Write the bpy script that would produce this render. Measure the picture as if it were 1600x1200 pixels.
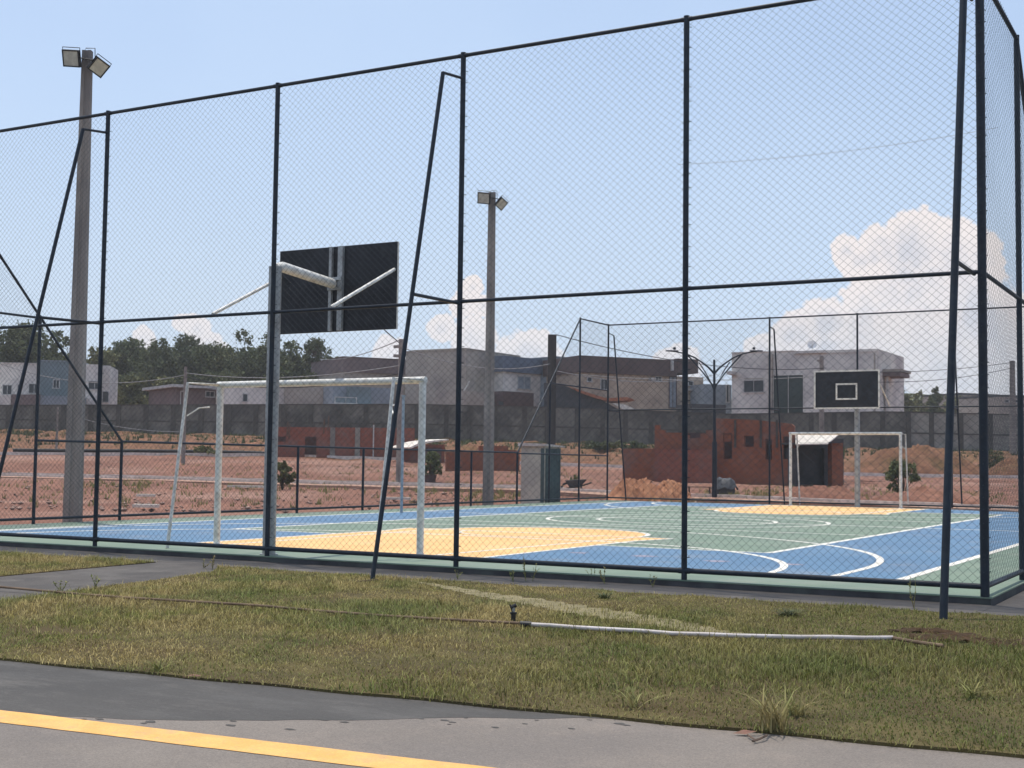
import bpy, math, random
import numpy as np
from mathutils import Vector, Matrix
random.seed(7); RNG = np.random.default_rng(11)
S = bpy.context.scene
for o in list(bpy.data.objects): bpy.data.objects.remove(o)
COL = S.collection

# ------------------------------------------------------------------ camera
F_PX, YAW, PITCH, ROLL = 2075.65, -0.5107, 0.0602, 0.0124
CAM = Vector((2.0281, -11.8671, 1.0732))
R0 = Vector((math.cos(YAW), -math.sin(YAW), 0))
FH = Vector((math.sin(YAW), math.cos(YAW), 0))
FW = FH*math.cos(PITCH) + Vector((0, 0, math.sin(PITCH)))
UP = Vector((0, 0, math.cos(PITCH))) - FH*math.sin(PITCH)
CR = R0*math.cos(ROLL) + UP*math.sin(ROLL)
CU = UP*math.cos(ROLL) - R0*math.sin(ROLL)
cd = bpy.data.cameras.new('camera'); cam = bpy.data.objects.new('camera', cd); COL.objects.link(cam)
m = Matrix((CR, CU, -FW)).transposed().to_4x4(); m.translation = CAM
cam.matrix_world = m
cd.sensor_width = 36; cd.lens = 36*F_PX/1600; cd.clip_start = 0.05; cd.clip_end = 6000
S.camera = cam
S.render.resolution_x, S.render.resolution_y = 1024, 768

def ray(px, py):
    return (CR*(px-800)/F_PX - CU*(py-600)/F_PX + FW)
def at(px, py, w):                       # surveyed point: bearing of the photo's column at forward distance w
    d = ray(px, py); return CAM + d*(w/d.dot(FH))
def on_z(px, py, z):
    d = ray(px, py); return CAM + d*((z-CAM.z)/d.z)

# ------------------------------------------------------------------ sun, sky, exposure
SUN_EL = math.radians(77.0)
SUN_AZ = math.atan2(-0.91, 0.41)         # from +Y towards +X
sd = Vector((math.sin(SUN_AZ)*math.cos(SUN_EL), math.cos(SUN_AZ)*math.cos(SUN_EL), math.sin(SUN_EL)))
sl = bpy.data.lights.new('sun', 'SUN'); sl.energy = 3.1; sl.angle = math.radians(0.5); sl.color = (1.0, 0.935, 0.83)
so = bpy.data.objects.new('sun', sl); COL.objects.link(so); so.rotation_euler = sd.to_track_quat('Z', 'Y').to_euler()
S.view_settings.view_transform = 'Standard'; S.view_settings.look = 'None'
S.view_settings.exposure = 0.2; S.view_settings.gamma = 1.0

class NT:
    """tiny node-tree helper"""
    def __init__(s, tree): s.t = tree; s.n = tree.nodes; s.l = tree.links
    def node(s, typ, **kw):
        nd = s.n.new(typ)
        for k, v in kw.items():
            if k[0] == '_': setattr(nd, k[1:], v)
        for k, v in kw.items():
            if k[0] != '_':
                key = int(k[1:]) if k[0] == 'i' and k[1:].isdigit() else k.replace('__', ' ')
                if hasattr(v, 'is_output') : s.l.new(v, nd.inputs[key])
                else: nd.inputs[key].default_value = v
        return nd
    def math(s, op, a, b=0.0, c=None, clamp=False):
        nd = s.n.new('ShaderNodeMath'); nd.operation = op; nd.use_clamp = clamp
        for i, v in enumerate((a, b) if c is None else (a, b, c)):
            if hasattr(v, 'is_output'): s.l.new(v, nd.inputs[i])
            else: nd.inputs[i].default_value = v
        return nd.outputs[0]
    def mix(s, fac, a, b, blend='MIX'):
        nd = s.n.new('ShaderNodeMix'); nd.data_type = 'RGBA'; nd.blend_type = blend
        for i, v in ((0, fac), (6, a), (7, b)):
            if hasattr(v, 'is_output'): s.l.new(v, nd.inputs[i])
            else: nd.inputs[i].default_value = v if i == 0 else (tuple(v)+(1,) if len(v) == 3 else v)
        return nd.outputs[2]
    def ramp(s, v, lo, hi, a=0.0, b=1.0, smooth=True):
        nd = s.n.new('ShaderNodeMapRange'); nd.interpolation_type = 'SMOOTHSTEP' if smooth else 'LINEAR'
        s.l.new(v, nd.inputs[0])
        for i, x in enumerate((lo, hi, a, b)): nd.inputs[i+1].default_value = x
        return nd.outputs[0]
    def noise(s, vec, scale, detail=4.0, rough=0.55):
        nd = s.node('ShaderNodeTexNoise', Scale=scale, Detail=detail, Roughness=rough)
        if vec is not None: s.l.new(vec, nd.inputs['Vector'])
        return nd.outputs[0]

world = bpy.data.worlds.new('World'); S.world = world; world.use_nodes = True
W = NT(world.node_tree); W.n.clear()
sky = W.node('ShaderNodeTexSky', _sky_type='NISHITA', _sun_disc=False, _sun_elevation=SUN_EL, _sun_rotation=SUN_AZ,
             _air_density=1.0, _dust_density=2.2, _ozone_density=1.6, _altitude=100)
tc = W.node('ShaderNodeTexCoord'); dirv = tc.outputs['Generated']
# towering cumulus on the right of the view and low heads to the left: real directions in the sky
blobs = [(1322,392,26),(1345,412,34),(1375,398,44),(1436,388,62),(1492,390,54),(1532,400,38),(1400,450,66),(1480,460,88),(1400,510,96),
         (1290,508,44),(1245,525,42),(1195,552,36),(1300,565,64),(1510,545,110),(1640,520,70),(738,448,20),(722,476,24),(756,478,20),
         (690,512,26),(740,530,40),(610,556,34),(308,512,22),(284,505,14),(222,530,20),(330,545,26),(820,570,60),(1060,575,40)]
n1 = W.noise(dirv, 20.0, 5, 0.6); n2 = W.noise(dirv, 75.0, 6, 0.62)
wob = W.math('ADD', W.math('MULTIPLY', W.math('SUBTRACT', n1, 0.5), 0.55), W.math('MULTIPLY', W.math('SUBTRACT', n2, 0.5), 0.75))
acc = None
for (bx, by, br) in blobs:
    d = ray(bx, by).normalized(); rr = br/F_PX
    dist = W.node('ShaderNodeVectorMath', _operation='DISTANCE'); W.l.new(dirv, dist.inputs[0]); dist.inputs[1].default_value = d
    v = W.math('SUBTRACT', 1.0, W.math('DIVIDE', dist.outputs['Value'], rr))
    v = W.math('MULTIPLY', v, math.sqrt(br/60))
    acc = v if acc is None else W.math('SMOOTH_MAX', acc, v, 0.12)
val = W.math('ADD', acc, wob)
mask = W.ramp(val, 0.0, 0.11)
core = W.math('MULTIPLY', W.ramp(val, 0.22, 0.75), W.ramp(n1, 0.25, 0.6))
n3 = W.noise(dirv, 24.0, 4, 0.6)
bright = W.mix(W.math('MULTIPLY', core, W.ramp(n3, 0.3, 0.65)), (5.6, 5.15, 5.05), (4.1, 4.1, 4.45))
# milky band low over the horizon
sep = W.node('ShaderNodeSeparateXYZ'); W.l.new(dirv, sep.inputs[0])
low = W.ramp(sep.outputs[2], 0.0, 0.34, 1.0, 0.0)
base = W.mix(W.math('MULTIPLY', low, 0.7), sky.outputs[0], (4.0, 4.35, 5.05))
veil = W.ramp(W.noise(dirv, 3.2, 3, 0.5), 0.35, 0.75, 0.42, 0.62)
base = W.mix(veil, base, (3.7, 4.6, 5.9))
thin = W.ramp(sep.outputs[2], 0.02, 0.15, 0.35, 0.92)
skyc = W.mix(W.math('MULTIPLY', mask, thin), base, bright)
bg = W.node('ShaderNodeBackground'); W.l.new(skyc, bg.inputs[0]); bg.inputs[1].default_value = 0.15
wo = W.node('ShaderNodeOutputWorld'); W.l.new(bg.outputs[0], wo.inputs[0])

# ------------------------------------------------------------------ materials
def mat(name, c1, c2=None, scale=3.0, rough=0.8, metal=0.0, bump=0.0, bscale=40.0, stain=None, sscale=0.7, samt=0.5,
        detail=5.0, spec=0.4, island=0.0, translucent=0.0, lo=0.35, hi=0.65, stretch=None, grain=0.0, gs=90.0, dust=None, damt=0.3, ds=1.6):
    M = bpy.data.materials.new(name); M.use_nodes = True
    T = NT(M.node_tree); b = T.n['Principled BSDF']; b.inputs['Roughness'].default_value = rough
    b.inputs['Metallic'].default_value = metal; b.inputs['Specular IOR Level'].default_value = spec
    geo = T.node('ShaderNodeNewGeometry'); pos = geo.outputs['Position']
    if stretch:
        mp = T.node('ShaderNodeMapping'); T.l.new(pos, mp.inputs[0]); mp.inputs['Scale'].default_value = stretch; pos = mp.outputs[0]
    if c2 is None: c2 = tuple(x*0.82 for x in c1)
    if 'render' in name or 'house' in name or 'wall' in name: c1, c2 = [(a[0]*1.08, a[1]*1.04, a[2]*.93) for a in (c1, c2)]
    c = T.mix(T.ramp(T.noise(pos, scale, detail, 0.6), lo, hi), c1, c2)
    if stain is not None:
        c = T.mix(T.math('MULTIPLY', T.ramp(T.noise(pos, sscale, 4, 0.6), 0.48, 0.66), samt), c, stain)
    if dust is not None:
        d1 = T.ramp(T.noise(pos, ds, 7, 0.72), 0.5, 0.7, 0, damt); c = T.mix(d1, c, dust)
        d2 = T.ramp(T.noise(pos, ds*9, 5, 0.7), 0.58, 0.7, 0, damt*.8); c = T.mix(d2, c, dust)
    if grain:
        gr = T.node('ShaderNodeHueSaturation', Color=c, Value=T.ramp(T.noise(pos, gs, 3, 0.7), 0.3, 0.7, 1-grain, 1+grain, False)); c = gr.outputs[0]
    if island:
        v = T.math('MULTIPLY_ADD', geo.outputs['Random Per Island'], 2*island, 1-island)
        hs = T.node('ShaderNodeHueSaturation', Color=c, Value=v); c = hs.outputs[0]
    T.l.new(c, b.inputs['Base Color'])
    if bump:
        bp = T.node('ShaderNodeBump', Strength=bump, Distance=0.02); T.l.new(T.noise(pos, bscale, 5, 0.65), bp.inputs['Height'])
        T.l.new(bp.outputs[0], b.inputs['Normal'])
    if translucent:
        tr = T.node('ShaderNodeBsdfTranslucent'); T.l.new(c, tr.inputs[0])
        mx = T.node('ShaderNodeMixShader'); mx.inputs[0].default_value = translucent
        T.l.new(b.outputs[0], mx.inputs[1]); T.l.new(tr.outputs[0], mx.inputs[2])
        T.l.new(mx.outputs[0], T.n['Material Output'].inputs[0])
    return M
def brickmat(name, c1, c2, mortar, sx=0.3, sz=0.2, ms=0.015, stain=(0.2, 0.15, 0.13)):
    """brick courses run along the wall (object x) and up (object z)"""
    M = bpy.data.materials.new(name); M.use_nodes = True; T = NT(M.node_tree); b = T.n['Principled BSDF']
    b.inputs['Roughness'].default_value = 0.9; b.inputs['Specular IOR Level'].default_value = 0.2
    g = T.node('ShaderNodeNewGeometry'); s = T.node('ShaderNodeSeparateXYZ'); T.l.new(g.outputs['Position'], s.inputs[0])
    cb = T.node('ShaderNodeCombineXYZ')
    T.l.new(T.math('ADD', T.math('MULTIPLY', s.outputs[0], R0.x), T.math('MULTIPLY', s.outputs[1], R0.y)), cb.inputs[0]); T.l.new(s.outputs[2], cb.inputs[1])
    br = T.node('ShaderNodeTexBrick', Scale=1.0, Color1=tuple(c1)+(1,), Color2=tuple(c2)+(1,), Mortar=tuple(mortar)+(1,))
    br.inputs['Mortar Size'].default_value = ms; br.inputs['Brick Width'].default_value = sx; br.inputs['Row Height'].default_value = sz
    T.l.new(cb.outputs[0], br.inputs[0])
    c = T.mix(T.math('MULTIPLY', T.ramp(T.noise(g.outputs['Position'], 0.9, 5, 0.65), 0.45, 0.7), 0.65), br.outputs[0], stain)
    c = T.mix(T.ramp(T.noise(g.outputs['Position'], 7.0, 4, 0.6), 0.4, 0.75, 0.0, 0.35), c, tuple(x*0.55 for x in c1))
    T.l.new(c, b.inputs['Base Color']); return M

M = {}
M['dirt'] = mat('red_dirt', (0.255,0.125,0.085), (0.185,0.088,0.062), 0.35, 0.95, bump=0.8, bscale=3.5, stain=(0.31,0.185,0.14), sscale=0.16, samt=0.8, spec=0.15, grain=.3, gs=7, dust=(0.15,0.085,0.06), damt=.6, ds=1.2)
M['bank'] = mat('orange_soil', (0.23,0.115,0.07), (0.15,0.08,0.05), 1.3, 0.95, bump=1.0, bscale=5, stain=(0.16,0.10,0.05), sscale=0.6, samt=0.7, spec=0.1, grain=.3, gs=6, dust=(0.09,0.07,0.035), damt=.7, ds=.8)
M['pale_soil'] = mat('pale_soil', (0.42,0.27,0.20), (0.34,0.20,0.145), 1.0, 0.95, bump=0.6, bscale=8, spec=0.1)
M['lawn_soil'] = mat('lawn_soil', (0.125,0.10,0.045), (0.085,0.07,0.035), 2.2, 0.95, bump=0.9, bscale=30, stain=(0.095,0.065,0.035), sscale=1.1, samt=0.6, spec=0.1)
M['asphalt'] = mat('asphalt', (0.205,0.175,0.148), (0.175,0.149,0.127), 1.2, 0.75, bump=0.35, bscale=160, stain=(0.155,0.134,0.12), sscale=0.8, samt=0.5, detail=8, grain=.28, gs=120, dust=(0.27,0.22,0.18), damt=.35, ds=2.2)
M['gutter'] = mat('smooth_gutter_concrete', (0.070,0.064,0.058), (0.052,0.048,0.044), 1.0, 0.8, bump=0.15, bscale=90, stain=(0.095,0.089,0.082), sscale=2.0, samt=0.6, stretch=(0.5,1.5,1), grain=.22, gs=110, dust=(0.16,0.145,0.13), damt=.4, ds=3)
M['pave'] = mat('grey_paving', (0.088,0.077,0.069), (0.060,0.053,0.049), 2.0, 0.85, bump=0.2, bscale=70, stain=(0.105,0.095,0.086), sscale=1.2, samt=0.6, grain=.2, gs=90, dust=(0.17,0.15,0.13), damt=.4, ds=2.4)
M['kerb'] = mat('kerb_concrete', (0.72,0.64,0.58), (0.55,0.48,0.43), 3.0, 0.9, bump=0.3, bscale=30)
M['blue'] = mat('blue_court_paint', (0.092,0.190,0.305), (0.078,0.162,0.27), 0.9, 0.55, stain=(0.12,0.22,0.335), sscale=0.45, samt=0.7, bump=0.05, bscale=120, spec=0.35, grain=.10, gs=45, dust=(0.31,0.27,0.235), damt=.36, ds=1.1)
M['green'] = mat('green_court_paint', (0.175,0.235,0.165), (0.14,0.195,0.14), 0.9, 0.6, stain=(0.20,0.245,0.19), sscale=0.5, samt=0.7, bump=0.05, bscale=120, spec=0.35, grain=.10, gs=45, dust=(0.31,0.27,0.235), damt=.36, ds=1.1)
M['orange'] = mat('orange_court_paint', (0.80,0.48,0.19), (0.73,0.42,0.155), 0.8, 0.6, stain=(0.82,0.53,0.22), sscale=0.5, samt=0.7, bump=0.05, bscale=120, spec=0.3, grain=.07, gs=45, dust=(0.62,0.44,0.26), damt=.35, ds=1.3)
M['white'] = mat('white_line_paint', (0.82,0.77,0.67), (0.68,0.65,0.59), 3.0, 0.6, spec=0.3, grain=.08, gs=60, dust=(0.45,0.40,0.34), damt=.5, ds=2.5)
M['yline'] = mat('yellow_road_paint', (0.80,0.44,0.13), (0.72,0.38,0.10), 6.0, 0.65, stain=(0.55,0.36,0.13), sscale=14, samt=0.5, bump=0.2, bscale=150, grain=.12, gs=110, dust=(0.42,0.30,0.19), damt=.65, ds=4)
M['post'] = mat('dark_blue_tube_paint', (0.018,0.027,0.040), (0.012,0.018,0.027), 6.0, 0.5, stain=(0.045,0.047,0.05), sscale=18, samt=0.3, spec=0.3)
M['wire'] = mat('coated_fence_wire', (0.03,0.042,0.055), (0.02,0.03,0.04), 6.0, 0.6, spec=0.2)
M['galv'] = mat('white_painted_steel', (0.80,0.79,0.74), (0.66,0.65,0.60), 7.0, 0.45, stain=(0.30,0.25,0.2), sscale=9, samt=0.35, spec=0.5)
M['polesteel'] = mat('galvanised_tube', (0.40,0.41,0.41), (0.30,0.31,0.31), 6.0, 0.4, metal=0.2, stain=(0.18,0.16,0.14), sscale=5, samt=0.35)
M['palepipe'] = mat('pale_blue_steel', (0.33,0.38,0.42), (0.27,0.31,0.34), 6.0, 0.45)
M['board'] = mat('black_board_paint', (0.018,0.019,0.024), (0.012,0.013,0.017), 2.0, 0.55, stain=(0.05,0.052,0.06), sscale=5, samt=0.3)
M['concpole'] = mat('weathered_concrete_pole', (0.33,0.29,0.255), (0.24,0.21,0.19), 3.0, 0.9, bump=0.4, bscale=25, stain=(0.16,0.14,0.13), sscale=1.2, samt=0.6, stretch=(1,1,0.35))
M['woodpole'] = mat('old_dark_pole', (0.075,0.072,0.068), (0.045,0.043,0.041), 3.0, 0.9, stretch=(1,1,0.2))
M['black'] = mat('black_plastic', (0.015,0.015,0.016), None, 5, 0.5)
M['lampglass'] = mat('floodlight_glass', (0.50,0.50,0.42), (0.38,0.38,0.33), 9, 0.25, spec=0.6)
M['cable'] = mat('cable_black', (0.03,0.03,0.032), None, 5, 0.6)
M['palecable'] = mat('cable_grey', (0.28,0.28,0.28), None, 5, 0.6)
M['greywall'] = mat('dirty_block_wall', (0.175,0.165,0.158), (0.11,0.105,0.10), 0.9, 0.95, bump=0.5, bscale=6, stain=(0.06,0.057,0.055), sscale=0.35, samt=0.75, grain=.2, gs=5, dust=(0.05,0.048,0.045), damt=.5, ds=.5)
M['greywall2'] = mat('light_block_wall', (0.30,0.29,0.28), (0.21,0.20,0.195), 1.1, 0.95, bump=0.4, bscale=6, stain=(0.13,0.125,0.12), sscale=0.5, samt=0.6)
M['pillar'] = mat('wall_pillar_concrete', (0.095,0.09,0.087), (0.065,0.06,0.06), 1.5, 0.95)
M['brick'] = brickmat('red_hollow_brick', (0.275,0.105,0.060), (0.225,0.083,0.050), (0.22,0.10,0.07))
M['brick2'] = brickmat('dusty_red_brick', (0.27,0.10,0.07), (0.225,0.085,0.062), (0.23,0.11,0.085))
M['hwhite'] = mat('white_house_paint', (0.66,0.64,0.65), (0.51,0.49,0.51), 0.6, 0.9, stain=(0.40,0.37,0.37), sscale=0.4, samt=0.5, dust=(0.22,0.20,0.19), damt=.35, ds=.35)
M['hgrey'] = mat('grey_house_render', (0.37,0.335,0.32), (0.31,0.28,0.265), 0.6, 0.9, stain=(0.2,0.18,0.18), sscale=0.4, samt=0.5, dust=(0.22,0.20,0.19), damt=.35, ds=.35)
M['hbeige'] = mat('beige_house_render', (0.44,0.355,0.30), (0.36,0.285,0.24), 0.6, 0.9, stain=(0.22,0.18,0.155), sscale=0.5, samt=0.6, dust=(0.22,0.20,0.19), damt=.35, ds=.35)
M['hbrown'] = mat('brown_parapet_and_opening_shade', (0.115,0.075,0.07), (0.09,0.06,0.056), 0.6, 0.85)
M['hbrownl'] = mat('light_brown_parapet_paint', (0.185,0.135,0.13), (0.15,0.11,0.105), 0.6, 0.85)
M['hslate'] = mat('slate_blue_paint', (0.13,0.155,0.20), (0.10,0.125,0.165), 0.6, 0.85)
M['hblue'] = mat('grey_blue_paint', (0.27,0.30,0.335), (0.22,0.25,0.28), 0.6, 0.85, stain=(0.17,0.19,0.21), sscale=0.4, samt=0.5)
M['hteal'] = mat('teal_grey_paint', (0.17,0.215,0.235), (0.14,0.18,0.195), 0.6, 0.85)
M['glass'] = mat('dark_window_glass', (0.04,0.05,0.058), (0.025,0.03,0.035), 0.8, 0.25, spec=0.35)
M['greenglass'] = mat('dark_green_glazing', (0.032,0.05,0.046), (0.02,0.033,0.03), 0.5, 0.3, spec=0.3)
M['frame'] = mat('window_frame_paint', (0.5,0.48,0.46), None, 3, 0.6)
M['tile'] = mat('orange_roof_tiles', (0.42,0.16,0.085), (0.30,0.11,0.06), 5, 0.85)
M['darkroof_shade'] = mat('dark_fibre_roof_and_shade', (0.075,0.075,0.08), (0.05,0.05,0.055), 2, 0.9)
M['tin'] = mat('pale_sheet_roof', (0.72,0.66,0.58), (0.6,0.54,0.47), 2.5, 0.7)
M['cabin'] = mat('cream_cabin_render', (0.52,0.50,0.46), (0.44,0.42,0.39), 1.5, 0.9, stain=(0.3,0.28,0.26), sscale=1.6, samt=0.4)
M['door'] = mat('green_grey_metal_door', (0.085,0.125,0.125), (0.06,0.09,0.09), 2, 0.6)
M['bark'] = mat('bark', (0.12,0.09,0.065), (0.08,0.06,0.045), 4, 0.95, bump=0.5, bscale=12)
M['leafd'] = mat('dark_leaves', (0.085,0.105,0.050), (0.115,0.125,0.062), 0.35, 0.75, island=0.45, translucent=0.22, stain=(0.060,0.072,0.042), sscale=0.25, samt=0.7, spec=0.15)
M['leafo'] = mat('olive_leaves', (0.17,0.165,0.07), (0.12,0.125,0.055), 0.5, 0.75, island=0.4, translucent=0.22, spec=0.15)
M['leafb'] = mat('bush_leaves', (0.15,0.175,0.075), (0.11,0.13,0.06), 2.0, 0.7, island=0.45, translucent=0.25, spec=0.2)
M['leafw'] = mat('weed_leaves', (0.20,0.22,0.08), (0.27,0.22,0.10), 3.0, 0.8, island=0.4, translucent=0.25, spec=0.15)
M['hill'] = mat('distant_scrub', (0.10,0.115,0.06), (0.07,0.085,0.045), 0.05, 0.95, stain=(0.17,0.15,0.09), sscale=0.02, samt=0.6)
M['brownpipe'] = mat('muddy_brown_hose', (0.20,0.135,0.085), (0.12,0.08,0.05), 6, 0.8)
M['pvc'] = mat('white_pvc', (0.55,0.50,0.49), (0.44,0.40,0.38), 6, 0.5, stain=(0.4,0.33,0.28), sscale=9, samt=0.4)
M['rubble'] = mat('rubble', (0.36,0.25,0.20), (0.24,0.15,0.115), 3, 0.95, island=0.4)
M['stick'] = mat('dry_stick', (0.17,0.11,0.08), (0.10,0.07,0.05), 12, 0.9)
M['dryleaf'] = mat('red_dry_leaf', (0.22,0.11,0.08), (0.17,0.10,0.07), 12, 0.9)
M['tarp'] = mat('grey_tarpaulin', (0.075,0.08,0.09), (0.04,0.042,0.048), 4, 0.6)
M['dishw'] = mat('dish_white', (0.8,0.8,0.8), (0.72,0.72,0.72), 3, 0.5)
# lawn blades: green, olive and straw patches
def grassmat():
    mm = bpy.data.materials.new('lawn_grass'); mm.use_nodes = True; T = NT(mm.node_tree); b = T.n['Principled BSDF']
    g = T.node('ShaderNodeNewGeometry'); pos = g.outputs['Position']
    a = T.mix(T.ramp(T.noise(pos, 0.9, 4, 0.6), 0.38, 0.62), (0.175,0.185,0.052), (0.345,0.272,0.112))
    a = T.mix(T.ramp(T.noise(pos, 4.6, 6, 0.75), 0.46, 0.62, 0, 0.8), a, (0.42,0.335,0.15))
    a = T.mix(T.ramp(T.noise(pos, 9.0, 5, 0.7), 0.5, 0.66, 0, 0.6), a, (0.13,0.10,0.05))
    a = T.mix(T.ramp(T.noise(pos, 0.75, 3, 0.6), 0.48, 0.62, 0, 0.65), a, (0.12,0.155,0.045))
    sx = T.node('ShaderNodeSeparateXYZ'); T.l.new(pos, sx.inputs[0])
    drift = T.ramp(T.math('ADD', sx.outputs[0], T.math('MULTIPLY', T.noise(pos, 0.6, 3, 0.6), 3.0)), -2.2, 1.8, 0.0, 0.70)
    a = T.mix(drift, a, (0.098,0.116,0.030))
    hs = T.node('ShaderNodeHueSaturation', Color=a, Value=T.math('MULTIPLY_ADD', g.outputs['Random Per Island'], 1.5, 0.35))
    T.l.new(hs.outputs[0], b.inputs['Base Color']); b.inputs['Roughness'].default_value = 0.7; b.inputs['Specular IOR Level'].default_value = 0.25
    tr = T.node('ShaderNodeBsdfTranslucent'); T.l.new(hs.outputs[0], tr.inputs[0])
    mx = T.node('ShaderNodeMixShader'); mx.inputs[0].default_value = 0.3
    T.l.new(b.outputs[0], mx.inputs[1]); T.l.new(tr.outputs[0], mx.inputs[2]); T.l.new(mx.outputs[0], T.n['Material Output'].inputs[0])
    return mm
M['grass'] = grassmat()

# ------------------------------------------------------------------ mesh helpers
class MB:
    def __init__(s): s.v = []; s.f = []
    def add(s, vs, fs):
        n = len(s.v); s.v += [tuple(v) for v in vs]; s.f += [tuple(i+n for i in f) for f in fs]; return s
    def box(s, x0, x1, y0, y1, z0, z1):
        return s.hexa([(x0,y0,z0),(x1,y0,z0),(x1,y1,z0),(x0,y1,z0),(x0,y0,z1),(x1,y0,z1),(x1,y1,z1),(x0,y1,z1)])
    def hexa(s, v):
        return s.add(v, [(0,3,2,1),(4,5,6,7),(0,1,5,4),(1,2,6,5),(2,3,7,6),(3,0,4,7)])
    def obox(s, o, ax, ay, az, x0, x1, y0, y1, z0, z1):
        o = Vector(o)
        return s.hexa([o+ax*x+ay*y+az*z for x, y, z in ((x0,y0,z0),(x1,y0,z0),(x1,y1,z0),(x0,y1,z0),(x0,y0,z1),(x1,y0,z1),(x1,y1,z1),(x0,y1,z1))])
    def tube(s, pts, r, n=10, r2=None, caps=True):
        pts = [Vector(p) for p in pts]; k = len(pts); base = len(s.v)
        for i, p in enumerate(pts):
            d = (pts[min(i+1, k-1)] - pts[max(i-1, 0)]).normalized()
            a = Vector((0, 0, 1)) if abs(d.z) < 0.9 else Vector((1, 0, 0))
            u = d.cross(a).normalized(); w = d.cross(u)
            rr = r if r2 is None else r + (r2-r)*i/(k-1)
            if isinstance(r, (list, tuple)): rr = r[i]
            for j in range(n):
                t = 2*math.pi*j/n; s.v.append(tuple(p + u*math.cos(t)*rr + w*math.sin(t)*rr))
        for i in range(k-1):
            for j in range(n):
                a0 = base+i*n+j; a1 = base+i*n+(j+1) % n
                s.f.append((a0, a1, a1+n, a0+n))
        if caps: s.f.append(tuple(base+j for j in range(n))[::-1]); s.f.append(tuple(base+(k-1)*n+j for j in range(n)))
        return s
    def poly(s, pts, z, sk=0.005):       # thin sheet with its own edge thickness
        n = len(pts)
        return s.add([(p[0], p[1], z) for p in pts]+[(p[0], p[1], z-sk) for p in pts], [tuple(range(n))]+[(i, (i+1) % n, (i+1) % n+n, i+n) for i in range(n)])
    def strip(s, pts, w, z):             # flat ribbon along a polyline
        P = [Vector((p[0], p[1])) for p in pts]; n = len(P); L = []; 
        for i, p in enumerate(P):
            d = (P[min(i+1, n-1)]-P[max(i-1, 0)]).normalized(); q = Vector((-d.y, d.x))*w/2
            L += [(p.x+q.x, p.y+q.y, z), (p.x-q.x, p.y-q.y, z)]
        L += [(x, y, z_-0.004) for x, y, z_ in L]; k = 2*n
        return s.add(L, [(2*i+1, 2*i+3, 2*i+2, 2*i) for i in range(n-1)]+[(2*i, 2*i+2, 2*i+2+k, 2*i+k) for i in range(n-1)]+[(2*i+1, 2*i+1+k, 2*i+3+k, 2*i+3) for i in range(n-1)])
    def build(s, name, m, parent=None, smooth=False, origin=None):
        me = bpy.data.meshes.new(name)
        off = Vector((0, 0, 0))
        if parent is not None: off = parent.location
        elif origin is not None: off = Vector(origin)
        me.from_pydata([(v[0]-off.x, v[1]-off.y, v[2]-off.z) for v in s.v], [], s.f)
        me.materials.append(M[m] if isinstance(m, str) else m)
        if smooth:
            me.polygons.foreach_set('use_smooth', [True]*len(me.polygons))
            me.set_sharp_from_angle(angle=math.radians(40))
        o = bpy.data.objects.new(name, me); COL.objects.link(o)
        if parent is not None: o.parent = parent
        else: o.location = off
        return o
def tag(o, label, cat, group=None, kind=None):
    if label: o['label'] = label
    if cat: o['category'] = cat
    if group: o['group'] = group
    if kind: o['kind'] = kind
    return o
def thing(name, loc, label, cat, group=None):
    o = bpy.data.objects.new(name, None); COL.objects.link(o); o.location = loc; o.empty_display_size = 0.3
    bpy.context.view_layer.update
    return tag(o, label, cat, group)
def child(o, parent):                    # parts of parts: keep coordinates in the thing's frame
    o.parent = parent; return o
def sub(mb, name, m, thing_, part, smooth=False):
    o = mb.build(name, m, thing_, smooth); o.parent = part; return o
def structure(o): o['kind'] = 'structure'; return o

# ------------------------------------------------------------------ terrain
WK = [0, 30, 41, 47, 55, 70, 85, 100, 125]
TC = {0: [0,0,0,.15,.27,1.27,2.2,3.1,3.4], 800: [0,0,0,.16,.40,1.05,1.8,2.7,3.0], 1340: [0,0,0,.10,.35,.68,1.6,2.5,2.7], 1600: [0,0,0,.10,.30,.62,1.5,2.4,2.6]}
TX = sorted(TC)
def terr_np(x, y):
    rx, ry = x-CAM.x, y-CAM.y
    w = rx*FH.x + ry*FH.y; u = rx*R0.x + ry*R0.y
    c = 800 + F_PX*u/np.maximum(w, 5.0)
    cols = np.stack([np.interp(w, WK, TC[k]) for k in TX])
    c = np.clip(c, TX[0], TX[-1]-0.01)
    i = np.searchsorted(TX, c, side='right')-1; i = np.clip(i, 0, len(TX)-2)
    X = np.array(TX, float); f = (c-X[i])/(X[i+1]-X[i])
    a = np.take_along_axis(cols, i[None], 0)[0]; b = np.take_along_axis(cols, (i+1)[None], 0)[0]
    return a*(1-f)+b*f
def terr(x, y): return float(terr_np(np.array([x], float), np.array([y], float))[0])
def gnd(px, py):                         # where that bearing meets the terrain
    lo = None
    for w in np.arange(30, 130, 0.25):
        p = at(px, py, float(w))
        if p.z <= terr(p.x, p.y)+1e-3 : lo = w; break
    if lo is None: lo = 120
    p = at(px, py, float(lo)); p.z = terr(p.x, p.y); return p
def gw(px, w):
    p = at(px, 700, w); p.z = terr(p.x, p.y); return p

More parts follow.
